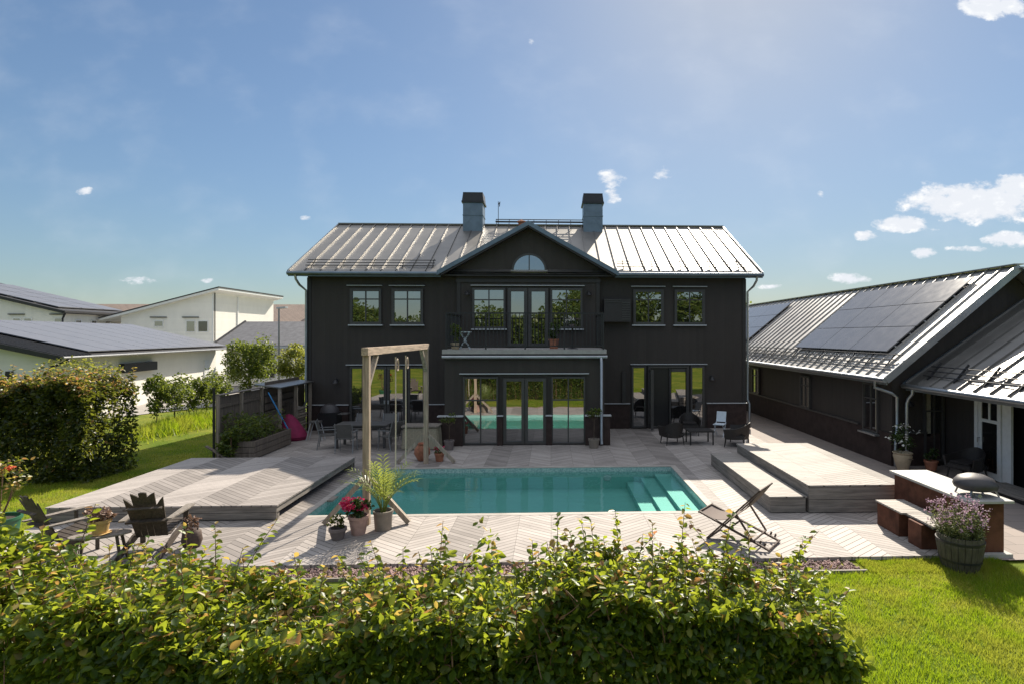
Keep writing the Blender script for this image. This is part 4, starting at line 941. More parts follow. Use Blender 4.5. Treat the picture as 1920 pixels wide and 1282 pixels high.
# ================================================================ fence and wood store on the left
fe = thing('fence', 'grey weathered board fence closing the left end of the deck', 'fence', (-9.85, 19.4, 0))
b = MB(); y = 16.9
while y < 22.6: b.box(-9.70, -9.675, y, y+.145, .05, 1.82); y += .15
b.build('fence_boards', 'shaded_fence_wood', fe)
for y in (16.85, 18.1, 19.35, 20.6, 21.9): MB().box(-9.67, -9.59, y-.045, y+.045, 0, 1.86).build('post', 'brace_wood', fe)
b = MB()
for z in (.4, 1.5): b.box(-9.672, -9.64, 16.9, 22, z, z+.09)
b.build('rail', 'shaded_fence_wood', fe); MB().box(-9.75, -9.57, 16.85, 19.3, 1.865, 1.89).build('capping', 'shaded_fence_wood', fe)
st_ = thing('wood_store', 'open lean-to wood store with a pale sheet metal roof against the fence', 'shed', (-9.3, 20.7, 0))
b = MB(); b.prism([(-9.9, 19.35, 1.95), (-9.0, 19.35, 1.84), (-9.0, 19.35, 1.88), (-9.9, 19.35, 1.99)], (0, 2.62, 0)); b.build('roof', 'zinc_roof', st_)
for y in (19.45, 20.65, 21.85): MB().box(-9.13, -9.04, y-.045, y+.045, 0, 1.84).build('post', 'brace_wood', st_)
b = MB()
for i in range(8): b.box(-9.585, -9.56, 19.45, 22.03, .1+i*.25, .1+i*.25+.2)
b.build('back_boards', 'shaded_fence_wood', st_)
b = MB(); b.box(-9.55, -9.15, 19.45, 19.5, .05, .95); b.box(-9.55, -9.15, 20.9, 20.94, .05, 1.2); b.build('divider', 'shaded_fence_wood', st_)
rl = random.Random(5); b = MB()
for i in range(9):
    for j in range(4):
        x = -9.5+j*.095+rl.uniform(-.02, .02); z = .12+i*.1; b.tube([(x, 21.0, z), (x, 21.75, z+rl.uniform(-.01, .01))], rl.uniform(.04, .055), 7)
tag(b.build('firewood', 'brace_wood'), 'stack of split firewood inside the lean-to store', 'firewood', None, 'stuff')
t = tag(MB().tube([gy(503, 735, 19.2), (-8.75, 19.35, .45)], .022, 8).build('pool_pole', 'blue_plastic'), 'blue pool cleaning pole leaning against the wood store', 'pole')
tag(MB().tube([(-9.0, 20.6, 1.75), (-9.02, 20.6, 1.55), (-9.0, 20.6, 1.1)], .012, 6).build('hanging_rope', 'rope'), 'short pale rope hanging from the wood store post', 'rope')
t = thing('planter_box', 'grey timber planter box along the fence filled with green plants', 'planter', (-9.2, 18.0, 0))
b = MB()
for z in (.03, .2, .37): b.box(-9.6, -8.62, 16.9, 16.94, z, z+.155); b.box(-9.6, -8.62, 19.2, 19.24, z, z+.155); b.box(-8.66, -8.62, 16.941, 19.199, z, z+.155)
b.build('side_boards', 'shaded_fence_wood', t); MB().box(-9.6, -8.67, 16.95, 19.19, .3, .48).build('soil', 'soil', t)
N = 1500; P = np.stack([RNG.uniform(-9.55, -8.75, N), 16.95+2.2*RNG.random(N)**1.4, .45+RNG.random(N)**1.3*.75], 1); P[:, 0] += .1*vnoise(P, 3); P[:, 2] *= 1+.25*vnoise(P, 2, 5)
leaves('plants', P, RNG.uniform(.06, .14, N), RNG.uniform(.03, .07, N), 'tree_leaf', t, nj=.9)
t = thing('leafy_plant', 'tall leafy green plant at the near end of the fence planter', 'plant', (-9.1, 16.55, 0))
P = clumpy((-9.15, 16.6, .5), (.38, .3, .52), 700, 14, 31); leaves('foliage', P, .11, .06, 'tree_leaf', t); MB().tube([(-9.1, 16.55, 0), (-9.12, 16.6, .7)], .012, 5).build('stem', 'twig', t)
tag(MB().bar((-9.7, 16.4, .5), (-9.0, 16.45, .05), .12, .03).build('loose_plank', 'shaded_fence_wood'), 'loose grey plank propped at the near end of the fence', 'plank')
tag(MB().box(-9.72, -9.67, 16.74, 16.79, 0, 2.1).build('steel_post', 'dark_metal'), 'thin dark steel post at the near end of the fence', 'post')

# ================================================================ adirondack chairs, side table, deck chair
def adirondack(loc, rz, label):
    t = thing('adirondack_chair', label, 'chair', loc, rz, 'adirondack chairs on the front deck')
    b = MB()
    for i in range(6): y = -.12+i*.085; b.bar((-.27, y, .27+.10*(i/5)), (.27, y, .27+.10*(i/5)), .075, .02, (0, -.18, 1))
    b.build('seat', 'adirondack_wood', t, False)
    b = MB(); hs = (.70, .80, .84, .80, .70)
    for i in range(5):
        k = i-2; a = Vector((k*.094, -.17, .24)); dirv = Vector((k*.022, -.40, .90)).normalized(); nrm_ = Vector((0, .86, .46)).normalized()
        # board with a rounded top, widening upwards
        sx_ = dirv.cross(nrm_).normalized(); hgt = hs[i]*1.02; w0, w1 = .043, .057; pts = []
        lean = -.35*k*.062
        for s_, hh in [(-w0, 0), (w0, 0)]+[(q, .90-.26*((k*.114+q)/.28)**2) for q in (w1, w1*.33, -w1*.33, -w1)]: pts.append(a+sx_*s_+dirv*hh)
        b.prism(pts, nrm_*.02)
    b.build('backrest', 'adirondack_wood', t, False)
    b = MB(); b.bar((-.3, -.36, .55), (.3, -.36, .55), .03, .06, (0, 1, .4)); b.bar((-.27, -.505, .80), (.27, -.505, .80), .02, .05, (0, 1, .4)); b.build('back_rail', 'adirondack_wood', t, False)
    for s in (-1, 1):
        b = MB(); b.prism([(s*.30, -.42, .575), (s*.38, -.42, .575), (s*.43, .1, .575), (s*.43, .40, .575), (s*.40, .44, .575), (s*.31, .44, .575), (s*.29, .40, .575)], (0, 0, .022)); b.build('armrest', 'grey_wood', t, False)  # grey colour imitates sky reflection on arms of the same dark wood
        MB().box(s*.33-.04, s*.33+.04, .28, .305, 0, .574).build('front_leg', 'adirondack_wood', t, False)
        b = MB(); b.prism([(s*.29, .36, .34), (s*.29, .36, .25), (s*.29, -.62, .0), (s*.29, -.74, .0), (s*.29, -.70, .07), (s*.29, -.14, .27)], (s*.024, 0, 0)); b.build('rear_leg', 'adirondack_wood', t, False)
    return t
ad = adirondack((-6.72, 9.98, 0), math.radians(12), 'dark slatted adirondack chair seen from behind, right of the flower pot table')
dup(ad, (-8.08, 9.8, 0), math.radians(-27), 'dark slatted adirondack chair turned to the right beside the leafy hedge')
TQ = gz(188, 1000, .464)
t = thing('side_table', 'small pale wooden side table between the two adirondack chairs', 'table', (TQ[0], TQ[1], 0), math.radians(20))
b = MB(); b.prism([(.33*math.cos(a)*(1+.25*abs(math.cos(a))), .2*math.sin(a), .44) for a in [2*PI*k/24 for k in range(24)]], (0, 0, .024)); b.build('tabletop', 'grey_wood', t, False)
for x in (-.24, .24):
    for y in (-.1, .1): MB().bar((x, y, .44), (x*1.3, y*1.5, 0), .035, .035).build('leg', 'adirondack_wood', t, False)
t = thing('flower_pot', 'yellow glazed pot of brown succulents on the small side table', 'potted plant', (TQ[0], TQ[1], .465))
pot_mb(TQ[0], TQ[1], .484, .1, .125, .21).build('pot', 'yellow_pot', t, smooth=True); MB().lathe([(.001, 0), (.14, 0), (.15, .018), (.001, .015)], (TQ[0], TQ[1], .466), 20).build('saucer', 'yellow_pot', t, smooth=True)
bush('foliage', (TQ[0], TQ[1], .76), (.21, .19, .11), 420, .06, 'succulent_leaf', t, 41)
t = thing('lantern', 'wicker lantern on the deck right of the right adirondack chair', 'lantern', (-6.12, 9.9, 0))
MB().lathe([(.001, 0), (.12, 0), (.16, .12), (.14, .26), (.1, .3), (.001, .3)], (-6.12, 9.95, 0), 16).build('basket', 'cane_wood', t, smooth=True)
MB().tube([(-6.22, 9.95, .28), (-6.2, 9.95, .42), (-6.12, 9.95, .47), (-6.04, 9.95, .42), (-6.02, 9.95, .28)], .01, 6).build('handle', 'dark_metal', t)
bush('dried_grass', (-6.12, 9.95, .40), (.14, .13, .14), 90, .07, 'succulent_leaf', t, 42)
t = thing('potted_shrub', 'shrub with orange red young leaves in a green bucket at far left', 'potted plant', (-9.75, 10.35, 0))
pot_mb(-9.7, 10.35, 0, .26, .32, .42, .02).build('pot', 'green_plastic', t, smooth=True); soil(-9.7, 10.35, .36, .28, t)
b = MB(); P = []; r = random.Random(9)
for k in range(13):
    a = r.uniform(0, 6.28); e0 = Vector((-9.7+.32*math.cos(a), 10.35+.25*math.sin(a), r.uniform(.95, 1.38))); b.tube([(-9.7+.06*math.cos(a), 10.35, .36), (-9.7+.2*math.cos(a), 10.35+.15*math.sin(a), .7), e0], .008, 5, .004)
    P += [e0+Vector((r.gauss(0, .07), r.gauss(0, .07), r.gauss(0, .05))) for q in range(20)]
b.build('stems', 'twig', t); P = np.array([tuple(p) for p in P]); leaves('foliage', P, .085, .045, 'copper_hedge_leaf', t, tint=(RNG.random(len(P)) < .45).astype(float))
P = clumpy((-9.45, 10.3, 1.3), (.08, .08, .06), 30, 4, 3); leaves('petals', P, .06, .05, 'red_petal', t)
P = clumpy((-9.7, 10.3, .5), (.3, .25, .14), 260, 10, 4); leaves('low_leaves', P, .06, .035, 'light_tree_leaf', t)
# sling deck chair
dc = thing('deck_chair', 'wooden folding deck chair with a taupe cloth sling on the right front deck', 'deck chair', (3.32, 9.95, 0), math.radians(51))
hw = .31
A0, A1 = Vector((0, -.48, 1.0)), Vector((0, .46, .02)); B0, B1 = Vector((0, .62, .45)), Vector((0, -.62, .03)); C0 = A0.lerp(A1, .44); C1 = B0.lerp(B1, .80)+Vector((0, 0, .03))
for s in (-1, 1):
    X = Vector((s*hw, 0, 0)); X2 = Vector((s*(hw-.035), 0, 0)); X3 = Vector((s*(hw+.03), 0, 0))
    MB().bar(A0+X, A1+X, .026, .045, (1, 0, 0)).build('back_rail', 'cane_wood', dc, False)
    MB().bar(B0+X2, B1+X2, .026, .045, (1, 0, 0)).build('seat_rail', 'cane_wood', dc, False)
    MB().bar(C0+X3, C1+X3, .022, .04, (1, 0, 0)).build('prop', 'cane_wood', dc, False)
b = MB()
for p, hw_ in ((A0, hw+.02), (A1, hw), (B0, hw), (B1, hw), (C1, hw+.03), (B0.lerp(B1, .45), hw)): MB().tube([p+Vector((-hw_, 0, 0)), p+Vector((hw_, 0, 0))], .016, 8).build('crossbar', 'cane_wood', dc, False)
for f_ in (.88, .94): 
    for s in (-1, 1): q = B0.lerp(B1, f_)+Vector((s*(hw-.035), 0, .03)); MB().bar(q, q+Vector((0, -.02, .05)), .024, .03).build('notch', 'cane_wood', dc, False)
ctrl = [A0, Vector((0, -.28, .72)), Vector((0, -.05, .42)), Vector((0, .16, .31)), Vector((0, .40, .36)), B0]
def bez(pts, t_):
    pts = list(pts)
    while len(pts) > 1: pts = [pts[i].lerp(pts[i+1], t_) for i in range(len(pts)-1)]
    return pts[0]
cur = [bez(ctrl, i/18)-Vector((0, 0, .01)) for i in range(19)]
b = MB(); vs = []
for p in cur: vs += [(-.265, p.y, p.z), (.265, p.y, p.z), (.265, p.y-.004, p.z-.006), (-.265, p.y-.004, p.z-.006)]
b.add(vs, [(4*i+j, 4*i+(j+1) % 4, 4*i+4+(j+1) % 4, 4*i+4+j) for i in range(18) for j in range(4)]+[(0, 1, 2, 3), (72, 73, 74, 75)]); b.build('sling', 'sling_cloth', dc, False, smooth=True)

# ================================================================ corten kitchen, benches, pizza oven, planters
t = thing('outdoor_kitchen', 'rust coloured steel counter with a pale concrete worktop', 'counter', (7.2, 10.1, 0))
MB().box(6.86, 7.48, 9.12, 11.12, .03, .855).build('cabinet', 'corten', t, bevel=.004); MB().box(6.80, 7.58, 9.02, 11.2, .857, .9).build('worktop', 'concrete', t, bevel=.004)
MB().box(6.84, 7.56, 9.03, 11.14, -.05, .028).build('plinth', 'concrete', t)
t = thing('corten_bench', 'low rust steel bench with slatted wooden seat before the counter', 'bench', (6.5, 10, 0))
MB().box(6.24, 6.74, 9.98, 10.66, 0, .43).build('base', 'corten', t, bevel=.004); MB().box(6.24, 6.74, 9.36, 9.72, 0, .41).build('base', 'corten', t, bevel=.004)
b = MB()
for i in range(9): y = 9.87+i*.0915; b.box(6.215, 6.765, y, y+.078, .432, .462)
b.build('seat_slats', 'slat_wood', t)
b = MB()
for i in range(8): y = 9.13+i*.0915; b.box(6.3, 6.77, y, y+.078, .428, .458)
b.build('seat_slats', 'slat_wood', t); MB().box(6.3, 6.76, 9.14, 9.95, .405, .427).build('frame', 'dark_metal', t)
t = thing('pizza_oven', 'dark grey domed pizza oven on folding legs on the worktop', 'pizza oven', (7.22, 9.42, .9))
b = MB(); b.lathe([(.001, -.03), (.25, -.03), (.315, .0), (.335, .045), (.32, .10), (.26, .165), (.15, .205), (.001, .22)], (0, 0, 0), 32, 1.0, .92)
b.v = [(7.22+x*1.02, 9.42+y, 1.03+z*1.05-.10*max(0, x-.05)) for x, y, z in b.v]; b.build('shell', 'oven_shell', t, smooth=True)
for dx_, dy_ in ((-.2, -.16), (.26, -.14), (-.2, .16), (.24, .18)): MB().bar((7.22+dx_*.9, 9.42+dy_, 1.02), (7.22+dx_*1.12, 9.42+dy_*1.1, .9), .03, .02).build('leg', 'grey_metal', t)
MB().tube([(7.08, 9.2, .95), (7.08, 9.13, .95)], .035, 10).build('burner_knob', 'galvanised', t)
MB().box(7.05, 7.4, 9.3, 9.55, .985, 1.0).build('tray', 'galvanised', t)
t = thing('barrel_planter', 'half barrel planter of purple flowers on the lawn by the counter', 'planter', (6.46, 8.75, -.06))
b = MB(); n = 22
for i in range(n):
    a0, a1 = 2*PI*i/n+.012, 2*PI*(i+1)/n-.012; pr = [(.25, -.06), (.30, .14), (.33, .34), (.315, .47)]
    for (r0, z0), (r1, z1) in zip(pr, pr[1:]):
        def q(r, a, z): return (6.46+r*math.cos(a), 8.75+r*math.sin(a), z)
        b.add([q(r0, a0, z0), q(r0, a1, z0), q(r1, a1, z1), q(r1, a0, z1), q(r0-.025, a0, z0), q(r0-.025, a1, z0), q(r1-.025, a1, z1), q(r1-.025, a0, z1)], [(0, 1, 2, 3), (7, 6, 5, 4), (0, 4, 5, 1), (3, 2, 6, 7), (0, 3, 7, 4), (1, 5, 6, 2)])
b.build('staves', 'barrel_wood', t)
for r_, z in ((.292, .08), (.334, .37)): MB().lathe([(r_-.008, 0), (r_, 0), (r_+.003, .035), (r_-.006, .035)], (6.46, 8.75, z), 32).build('hoop', 'dark_metal', t, smooth=True)
MB().lathe([(.001, 0), (.31, 0), (.31, .02), (.001, .03)], (6.46, 8.75, .38), 20).build('soil', 'soil', t)
stb = MB(); Pl, Pf = [], []; r = random.Random(14)
for k in range(170):
    a = r.uniform(0, 6.28); q = r.random()**.5; hh = r.uniform(.26, .68)*(1.1-.35*q); tip = Vector((6.46+q*.46*math.cos(a)-.05, 8.75+q*.42*math.sin(a), .42+hh)); base = Vector((6.46+q*.26*math.cos(a), 8.75+q*.26*math.sin(a), .4)); mid = base.lerp(tip, .5)+Vector((0, 0, .05))
    stb.tube([base, mid, tip], .003, 4, .002)
    for u in range(14): Pl.append(base.lerp(tip, r.uniform(.1, .85))+Vector((r.gauss(0, .02), r.gauss(0, .02), 0)))
    for u in range(5): Pf.append(tip+Vector((r.gauss(0, .018), r.gauss(0, .018), r.gauss(0, .022))))
stb.build('stems', 'sage_leaf', t); leaves('foliage', [tuple(p) for p in Pl], .05, .018, 'sage_leaf', t); leaves('flowers', [tuple(p) for p in Pf], .03, .026, 'purple_petal', t)
t = thing('urn', 'tall beige clay urn with white flowering climber by the garage corner', 'potted plant', (9.45, 14.95, 0))
MB().lathe([(.001, 0), (.13, 0), (.19, .2), (.235, .38), (.22, .43), (.25, .47), (.23, .48), (.2, .42), (.001, .4)], (9.45, 14.95, 0), 26).build('pot', 'beige_pot', t, smooth=True)
b = MB()
for i in range(7): b.box(9.47+i*.018, 9.48+i*.018, 14.715, 14.745, .315+.012*(i % 2), .345)
b.build('pot_mark', 'stone_mark', t)
bush('foliage', (9.45, 14.95, .85), (.34, .3, .42), 380, .07, 'dark_leaf', t, 51); P = clumpy((9.45, 14.9, .85), (.5, .35, .45), 40, 12, 52, .9); leaves('petals', P, .075, .065, 'white_petal', t, nj=.5)
t = thing('flower_pot', 'reddish pot with a small dark plant under the porch eave', 'potted plant', (10.2, 14.9, 0))
pot_mb(10.2, 14.9, 0, .12, .16, .26).build('pot', 'terracotta', t, smooth=True); bush('foliage', (10.2, 14.9, .42), (.2, .18, .2), 220, .06, 'dark_leaf', t, 53)
dup(wicker0, (10.45, 13.9, 0), math.radians(110), 'black wicker armchair in the shade under the porch eave')
t = thing('porch_step', 'dark boarded step below the open white glazed door', 'step', (10.5, 12.6, 0))
b = MB()
for i in range(5): b.box(10.1+i*.16, 10.24+i*.16, 11.2, 13.2, .07, .1)
b.build('boards', 'skirt_wood_deep', t); MB().box(10.12, 10.86, 11.22, 13.18, -.02, .069).build('riser', 'black_plastic', t)

# ================================================================ houses beyond the garden, left
def quadpr(b, pts, off): return b.prism(pts, off)
ga = thing('white_garage', 'low white boarded garage with panel covered roof behind the left hedge', 'garage', (-23, 30, 0))
E1, E2 = Vector(gz(115, 668, 2.75)), Vector(gz(432, 652, 2.75)); dv = (E2-E1); dv.z = 0; Lg = dv.length; dv.normalize(); nv = Vector((-dv.y, dv.x, 0)); up = Vector((0, 0, 1)); Wg = 6.2; RZA = 4.25
W1, W2 = E1-nv*-.45+dv*.45, E2+nv*.45-dv*.45
for p in (W1, W2): p.z = 0
OV = .75
def g3(s, q, z): return E1*1.0+dv*s+nv*q+up*(z-2.75)
b = MB(); b.prism([g3(.45, OV, -.05), g3(.45, Wg*2, -.05), g3(.45, Wg*2, 2.75), g3(.45, Wg, RZA-.15), g3(.45, OV, 2.72+OV*.2)], dv*(Lg-.9)); b.build('wall', 'white_siding', ga)
b = MB(); b.prism([g3(0, 0, 2.75), g3(0, Wg, RZA), g3(0, Wg*2, 2.75), g3(0, Wg*2, 2.65), g3(0, Wg, RZA-.1), g3(0, 0, 2.65)], dv*Lg)
n_s = up*Wg-nv*(RZA-2.75)*1.0; n_s = (nv*-(RZA-2.75)+up*Wg).normalized()
for i in range(9): p, q = g3(.1+i*.22, 0, 2.75)+n_s*.02, g3(.1+i*.2, Wg, RZA)+n_s*.02; b.bar(p, q, .05, .05, n_s)
gr = b.build('roof', 'dark_roofing', ga)
b = MB(); b.bar(g3(-.02, -.02, 2.66), g3(-.02, Wg, RZA-.09), .04, .2); b.build('verge_board', 'dark_roofing', gr)
b = MB(); b.tube([g3(.0, -.06, 2.7), g3(Lg, -.06, 2.7)], .05, 8); b.build('gutter', 'grey_metal', ga)
b = MB(); b.tube([g3(.35, -.04, 2.62), g3(.38, .1, 2.5), g3(.4, OV-.15, 2.3), g3(.4, OV-.06, 2.1), g3(.4, OV-.06, .1)], .06, 8); b.build('downpipe', 'dark_roofing', ga)
nc = 9
for i in range(nc):
    s0, s1 = 2.0+(Lg-2.15)*i/nc+.02, 2.0+(Lg-2.15)*(i+1)/nc-.02
    MB().prism([g3(s0, .25, 2.75+.25*(RZA-2.75)/Wg)+n_s*.08, g3(s1, .25, 2.75+.25*(RZA-2.75)/Wg)+n_s*.08, g3(s1, Wg-.1, RZA-.02)+n_s*.08, g3(s0, Wg-.1, RZA-.02)+n_s*.08], n_s*.04).build('solar_panel', 'far_solar_glass', ga)
def obox(b, s0, s1, q0, q1, z0, z1): b.prism([g3(s0, q0, z0), g3(s1, q0, z0), g3(s1, q1, z0), g3(s0, q1, z0)], up*(z1-z0))
b = MB(); obox(b, 5.2, 8.2, OV-.25, OV-.003, 1.75, 2.2); o = b.build('planter_shelf', 'dark_roofing', ga)
b = MB(); obox(b, .40, .447, 3.4, 4.6, 1.2, 2.15); o = b.build('window', 'white_paint', ga); b = MB(); obox(b, .37, .398, 3.5, 4.5, 1.3, 2.05); b.build('pane', 'window_glass', o)
b = MB(); obox(b, .3, .447, 2.0, 2.2, 1.75, 2.15); b.build('wall_lamp', 'dark_metal', ga)
b = MB(); obox(b, Lg-2.2, Lg-1.5, OV-.05, OV-.003, .9, 2.0); o = b.build('window', 'white_paint', ga)

hb = thing('white_house', 'white two storey house with solar panel roof above the low garage roof', 'house', (-48, 53, 0))
X0b, Yb0, Yb1, ze = -41.5, 50.0, 57.5, 5.7; slb = .235
b = MB(); b.prism([(X0b, Yb0, 0), (-66, Yb0, 0), (-66, Yb0, ze+slb*11), (-54, Yb0, ze+slb*12.5), (X0b, Yb0, ze)], (0, Yb1-Yb0, 0)); b.build('wall', 'white_boards', hb)
b = MB(); b.prism([(X0b+.5, Yb0-.5, ze-.02), (-54, Yb0-.5, ze+slb*13), (-66, Yb0-.5, ze+slb*1), (-66, Yb0-.5, ze+slb*1-.25), (-54, Yb0-.5, ze+slb*13-.25), (X0b+.5, Yb0-.5, ze-.27)], (0, Yb1-Yb0+.8, 0)); rb = b.build('roof', 'dark_roofing', hb)
b = MB(); b.box(X0b+.45, X0b+.62, Yb0-.5, Yb1+.3, ze-.2, ze-.02); b.build('gutter', 'dark_roofing', hb)
MB().tube([(X0b+.5, Yb0-.3, ze-.2), (X0b+.1, Yb0-.1, ze-.7), (X0b+.1, Yb0-.1, 0)], .07, 6).build('downpipe', 'dark_roofing', hb)
for i in range(5):
    for j in range(3):
        xx0, xx1 = X0b-.4-i*2.1, X0b-2.4-i*2.1; yy0 = Yb0+.1+j*2.45; zf_ = lambda x: ze+slb*(X0b+.5-x)+.08
        MB().prism([(xx0, yy0, zf_(xx0)), (xx1, yy0, zf_(xx1)), (xx1, yy0+2.35, zf_(xx1)), (xx0, yy0+2.35, zf_(xx0))], (0, 0, .06)).build('solar_panel', 'far_solar_glass', hb)
def farwin(par, T, u0, u1, v0, v1, cap=True, m='window_glass'):
    b = MB(T); b.box(u0, u1, v0, v1, .004, .05); o = b.build('window', 'white_paint', par); MB(T).box(u0+.08, u1-.08, v0+.08, v1-.08, .052, .06).build('pane', m, o)
    if cap: MB(T).box(u0-.3, u1+.3, v1+.25, v1+.33, .004, .15).build('drip_cap', 'dark_roofing', o)
TBf = facT(Yb0)
for a, c_ in ((24, 40), (45, 61), (102, 117)): farwin(hb, TBf, gy(a, 600, Yb0)[0], gy(c_, 600, Yb0)[0], gy(60, 605, Yb0)[2], gy(60, 596, Yb0)[2], a != 45)
for y in (51.6, 53.3, 54.9): 
    b = MB(); b.box(X0b+.003, X0b+.05, y-.35, y+.35, 4.2, 5.0); o = b.build('window', 'white_paint', hb); MB().box(X0b+.052, X0b+.06, y-.25, y+.25, 4.3, 4.9).build('pane', 'window_glass', o)
hc = thing('white_house', 'tall white house with single pitch roof rising to the right', 'house', (-35, 60, 0))
XC0, XC1, YC0, YC1 = -39.6, -31.4, 54.0, 65.7; zl, zh = 5.55, 7.75
b = MB(); b.prism([(XC0, YC0, 0), (XC1, YC0, 0), (XC1, YC0, zh), (XC0, YC0, zl)], (0, YC1-YC0, 0)); b.build('wall', 'white_siding', hc)
b = MB(); sc_ = (zh-zl)/(XC1-XC0); zc = lambda x: zl+(x-XC0)*sc_
b.prism([(XC0-1.6, YC0-.5, zc(XC0-1.6)), (XC1+.9, YC0-.5, zc(XC1+.9)), (XC1+.9, YC0-.5, zc(XC1+.9)+.1), (XC0-1.6, YC0-.5, zc(XC0-1.6)+.1)], (0, YC1-YC0+1, 0)); b.build('roof', 'dark_roofing', hc)
b = MB(); b.prism([(XC0-1.6, YC0-.47, zc(XC0-1.6)-.2), (XC1+.85, YC0-.47, zc(XC1+.85)-.2), (XC1+.85, YC0-.47, zc(XC1+.85)-.003), (XC0-1.6, YC0-.47, zc(XC0-1.6)-.003)], (0, YC1-YC0+.94, 0)); b.build('eave', 'white_paint', hc)
b = MB(); b.box(XC1+.003, XC1+.08, YC0, YC0+.14, 0, zh-.3); b.box(XC1+.003, XC1+.08, YC0+4.2, YC0+4.34, 0, zh-.3); b.build('corner_board', 'white_paint', hc)
MB().tube([(XC1+.12, YC0+.25, zh-.2), (XC1+.12, YC0+.25, 0)], .05, 6).build('downpipe', 'dark_roofing', hc)
TC = facT(YC0)
farwin(hc, TC, gy(289, 600, YC0)[0], gy(307, 600, YC0)[0], gy(300, 613, YC0)[2], gy(300, 601, YC0)[2]); farwin(hc, TC, gy(349, 600, YC0)[0], gy(367, 600, YC0)[0], gy(300, 623, YC0)[2], gy(300, 601, YC0)[2]); farwin(hc, TC, gy(371, 600, YC0)[0], gy(391, 600, YC0)[0], gy(300, 623, YC0)[2], gy(300, 601, YC0)[2], False, 'porch_glass')
hd = thing('grey_roof_house', 'low house with dark grey pitched roof behind the trees', 'house', (-20, 44, 0))
rd, ed = gy(470, 603, 46), gy(427, 641, 41.5); zr, ze_ = rd[2], 2.9
b = MB(); b.prism([(-23.4, 42, 0), (-23.4, 50, 0), (-23.4, 50, ze_), (-23.4, 46, zr-.15), (-23.4, 42, ze_)], (11, 0, 0)); b.build('wall', 'white_boards', hd)
b = MB(); b.prism([(-24.1, 41.5, ze_), (-24.1, 46, zr), (-24.1, 50.5, ze_), (-24.1, 50.5, ze_-.15), (-24.1, 46, zr-.17), (-24.1, 41.5, ze_-.15)], (12.4, 0, 0)); rf = b.build('roof', 'grey_tiles', hd)
b = MB(); b.bar((-24.15, 41.4, ze_-.02), (-24.15, 46, zr+.02), .12, .14); b.build('verge_board', 'dark_roofing', rf)
MB().box(-24.1, -11.7, 41.38, 41.48, ze_-.2, ze_-.05).build('gutter', 'white_metal', hd)
b = MB(); TD = facT(42); b = MB(TD); b.box(-21.2, -20.0, .6, 2.3, .004, .05); b.build('door', 'dark_roofing', hd)
for nm, lb, xs in (('brown_roof_house', 'distant house with brown tiled roof right of the white house', (-41, -26)), ('brown_roof_house', 'far brown roofed house peeping between the two white houses', (-70, -46))):
    h_ = thing(nm, lb, 'house', ((xs[0]+xs[1])/2, 78, 0)); b = MB(); b.box(xs[0]+.4, xs[1]-.4, 73, 83, 0, 5.3); b.build('wall', 'white_boards', h_)
    b = MB(); b.prism([(xs[0], 72.4, 5.2), (xs[0], 78, 7.75), (xs[0], 83.6, 5.2), (xs[0], 83.6, 5.0), (xs[0], 78, 7.5), (xs[0], 72.4, 5.0)], (xs[1]-xs[0], 0, 0)); rf = b.build('roof', 'brown_tiles', h_)
    if xs[0] > -50:
        b = MB(); b.lathe([(.001, 0), (.3, 0), (.3, .5), (.001, .6)], (-30.5, 75, 6.5), 10); b.build('roof_vent', 'dark_metal', rf)
        b = MB(); b.box(xs[0], xs[1], 72.2, 72.35, 5.02, 5.3); b.build('snow_guard', 'dark_metal', rf)
lp = thing('street_lamp', 'slim grey street lamp standing behind the garden trees', 'street lamp', gz(523, 731, 0))
q = Vector(gz(523, 731, 0)); MB().tube([q, q+Vector((0, 0, 5.35))], .075, 10, .05).build('post', 'grey_metal', lp)
b = MB(); b.bar(q+Vector((-.1, 0, 5.4)), q+Vector((.55, -.1, 5.45)), .28, .1); b.build('lamp_head', 'white_metal', lp)

# ================================================================ trees and shrubs beyond the deck
tree('garden_tree', 'bushy green tree with yellowish tips before the grey roofed house', 'tree', (-17.1, 33, 0), 1.0, (-17.15, 33, 2.05), (1.55, 1.4, 1.75), 5200, .15, 'tree_leaf', 61, 'trees beyond the fence', 34)
tree('garden_tree', 'golden green tree half hidden by the left house corner', 'tree', (-15.6, 36, 0), 1.0, (-15.9, 36, 1.8), (1.3, 1.2, 1.35), 3000, .15, 'light_tree_leaf', 62, 'trees beyond the fence')
tree('garden_tree', 'pale yellow green young tree rising behind the copper tipped hedge', 'tree', (-14.6, 18.2, 0), 1.2, (-14.6, 18.2, 2.2), (1.35, .9, .85), 800, .09, 'light_tree_leaf', 63, None, 22)
tree('garden_tree', 'small distant tree peeping over the garage roof beside the house', 'tree', (17, 60, 0), 3, (19.2, 58, 5.2), (2.2, 2.2, 2.2), 1200, .4, 'tree_leaf', 64)
for i, (px, by, hh, wd) in enumerate(((292, 803, 2.0, .55), (326, 796, 2.1, .7), (354, 786, 1.75, .6), (386, 780, 2.0, .7), (408, 772, 1.75, .55))):
    q = gz(px, by, 0); lbs = ('young shrub nearest the hedge end in the lawn row', 'bushy young shrub second in the lawn row behind the hedge', 'lower loose shrub in the middle of the lawn row', 'upright shrub fourth in the row, beside the white garage', 'last small shrub of the lawn row, next to the fence')
    tree('young_shrub', lbs[i], 'shrub', q, .5, (q[0], q[1], hh*.62), (wd*1.25, wd, hh*.46), 1500, .11, 'tree_leaf', 70+i, 'young shrubs in a row on the lawn', 18, .025, 5)
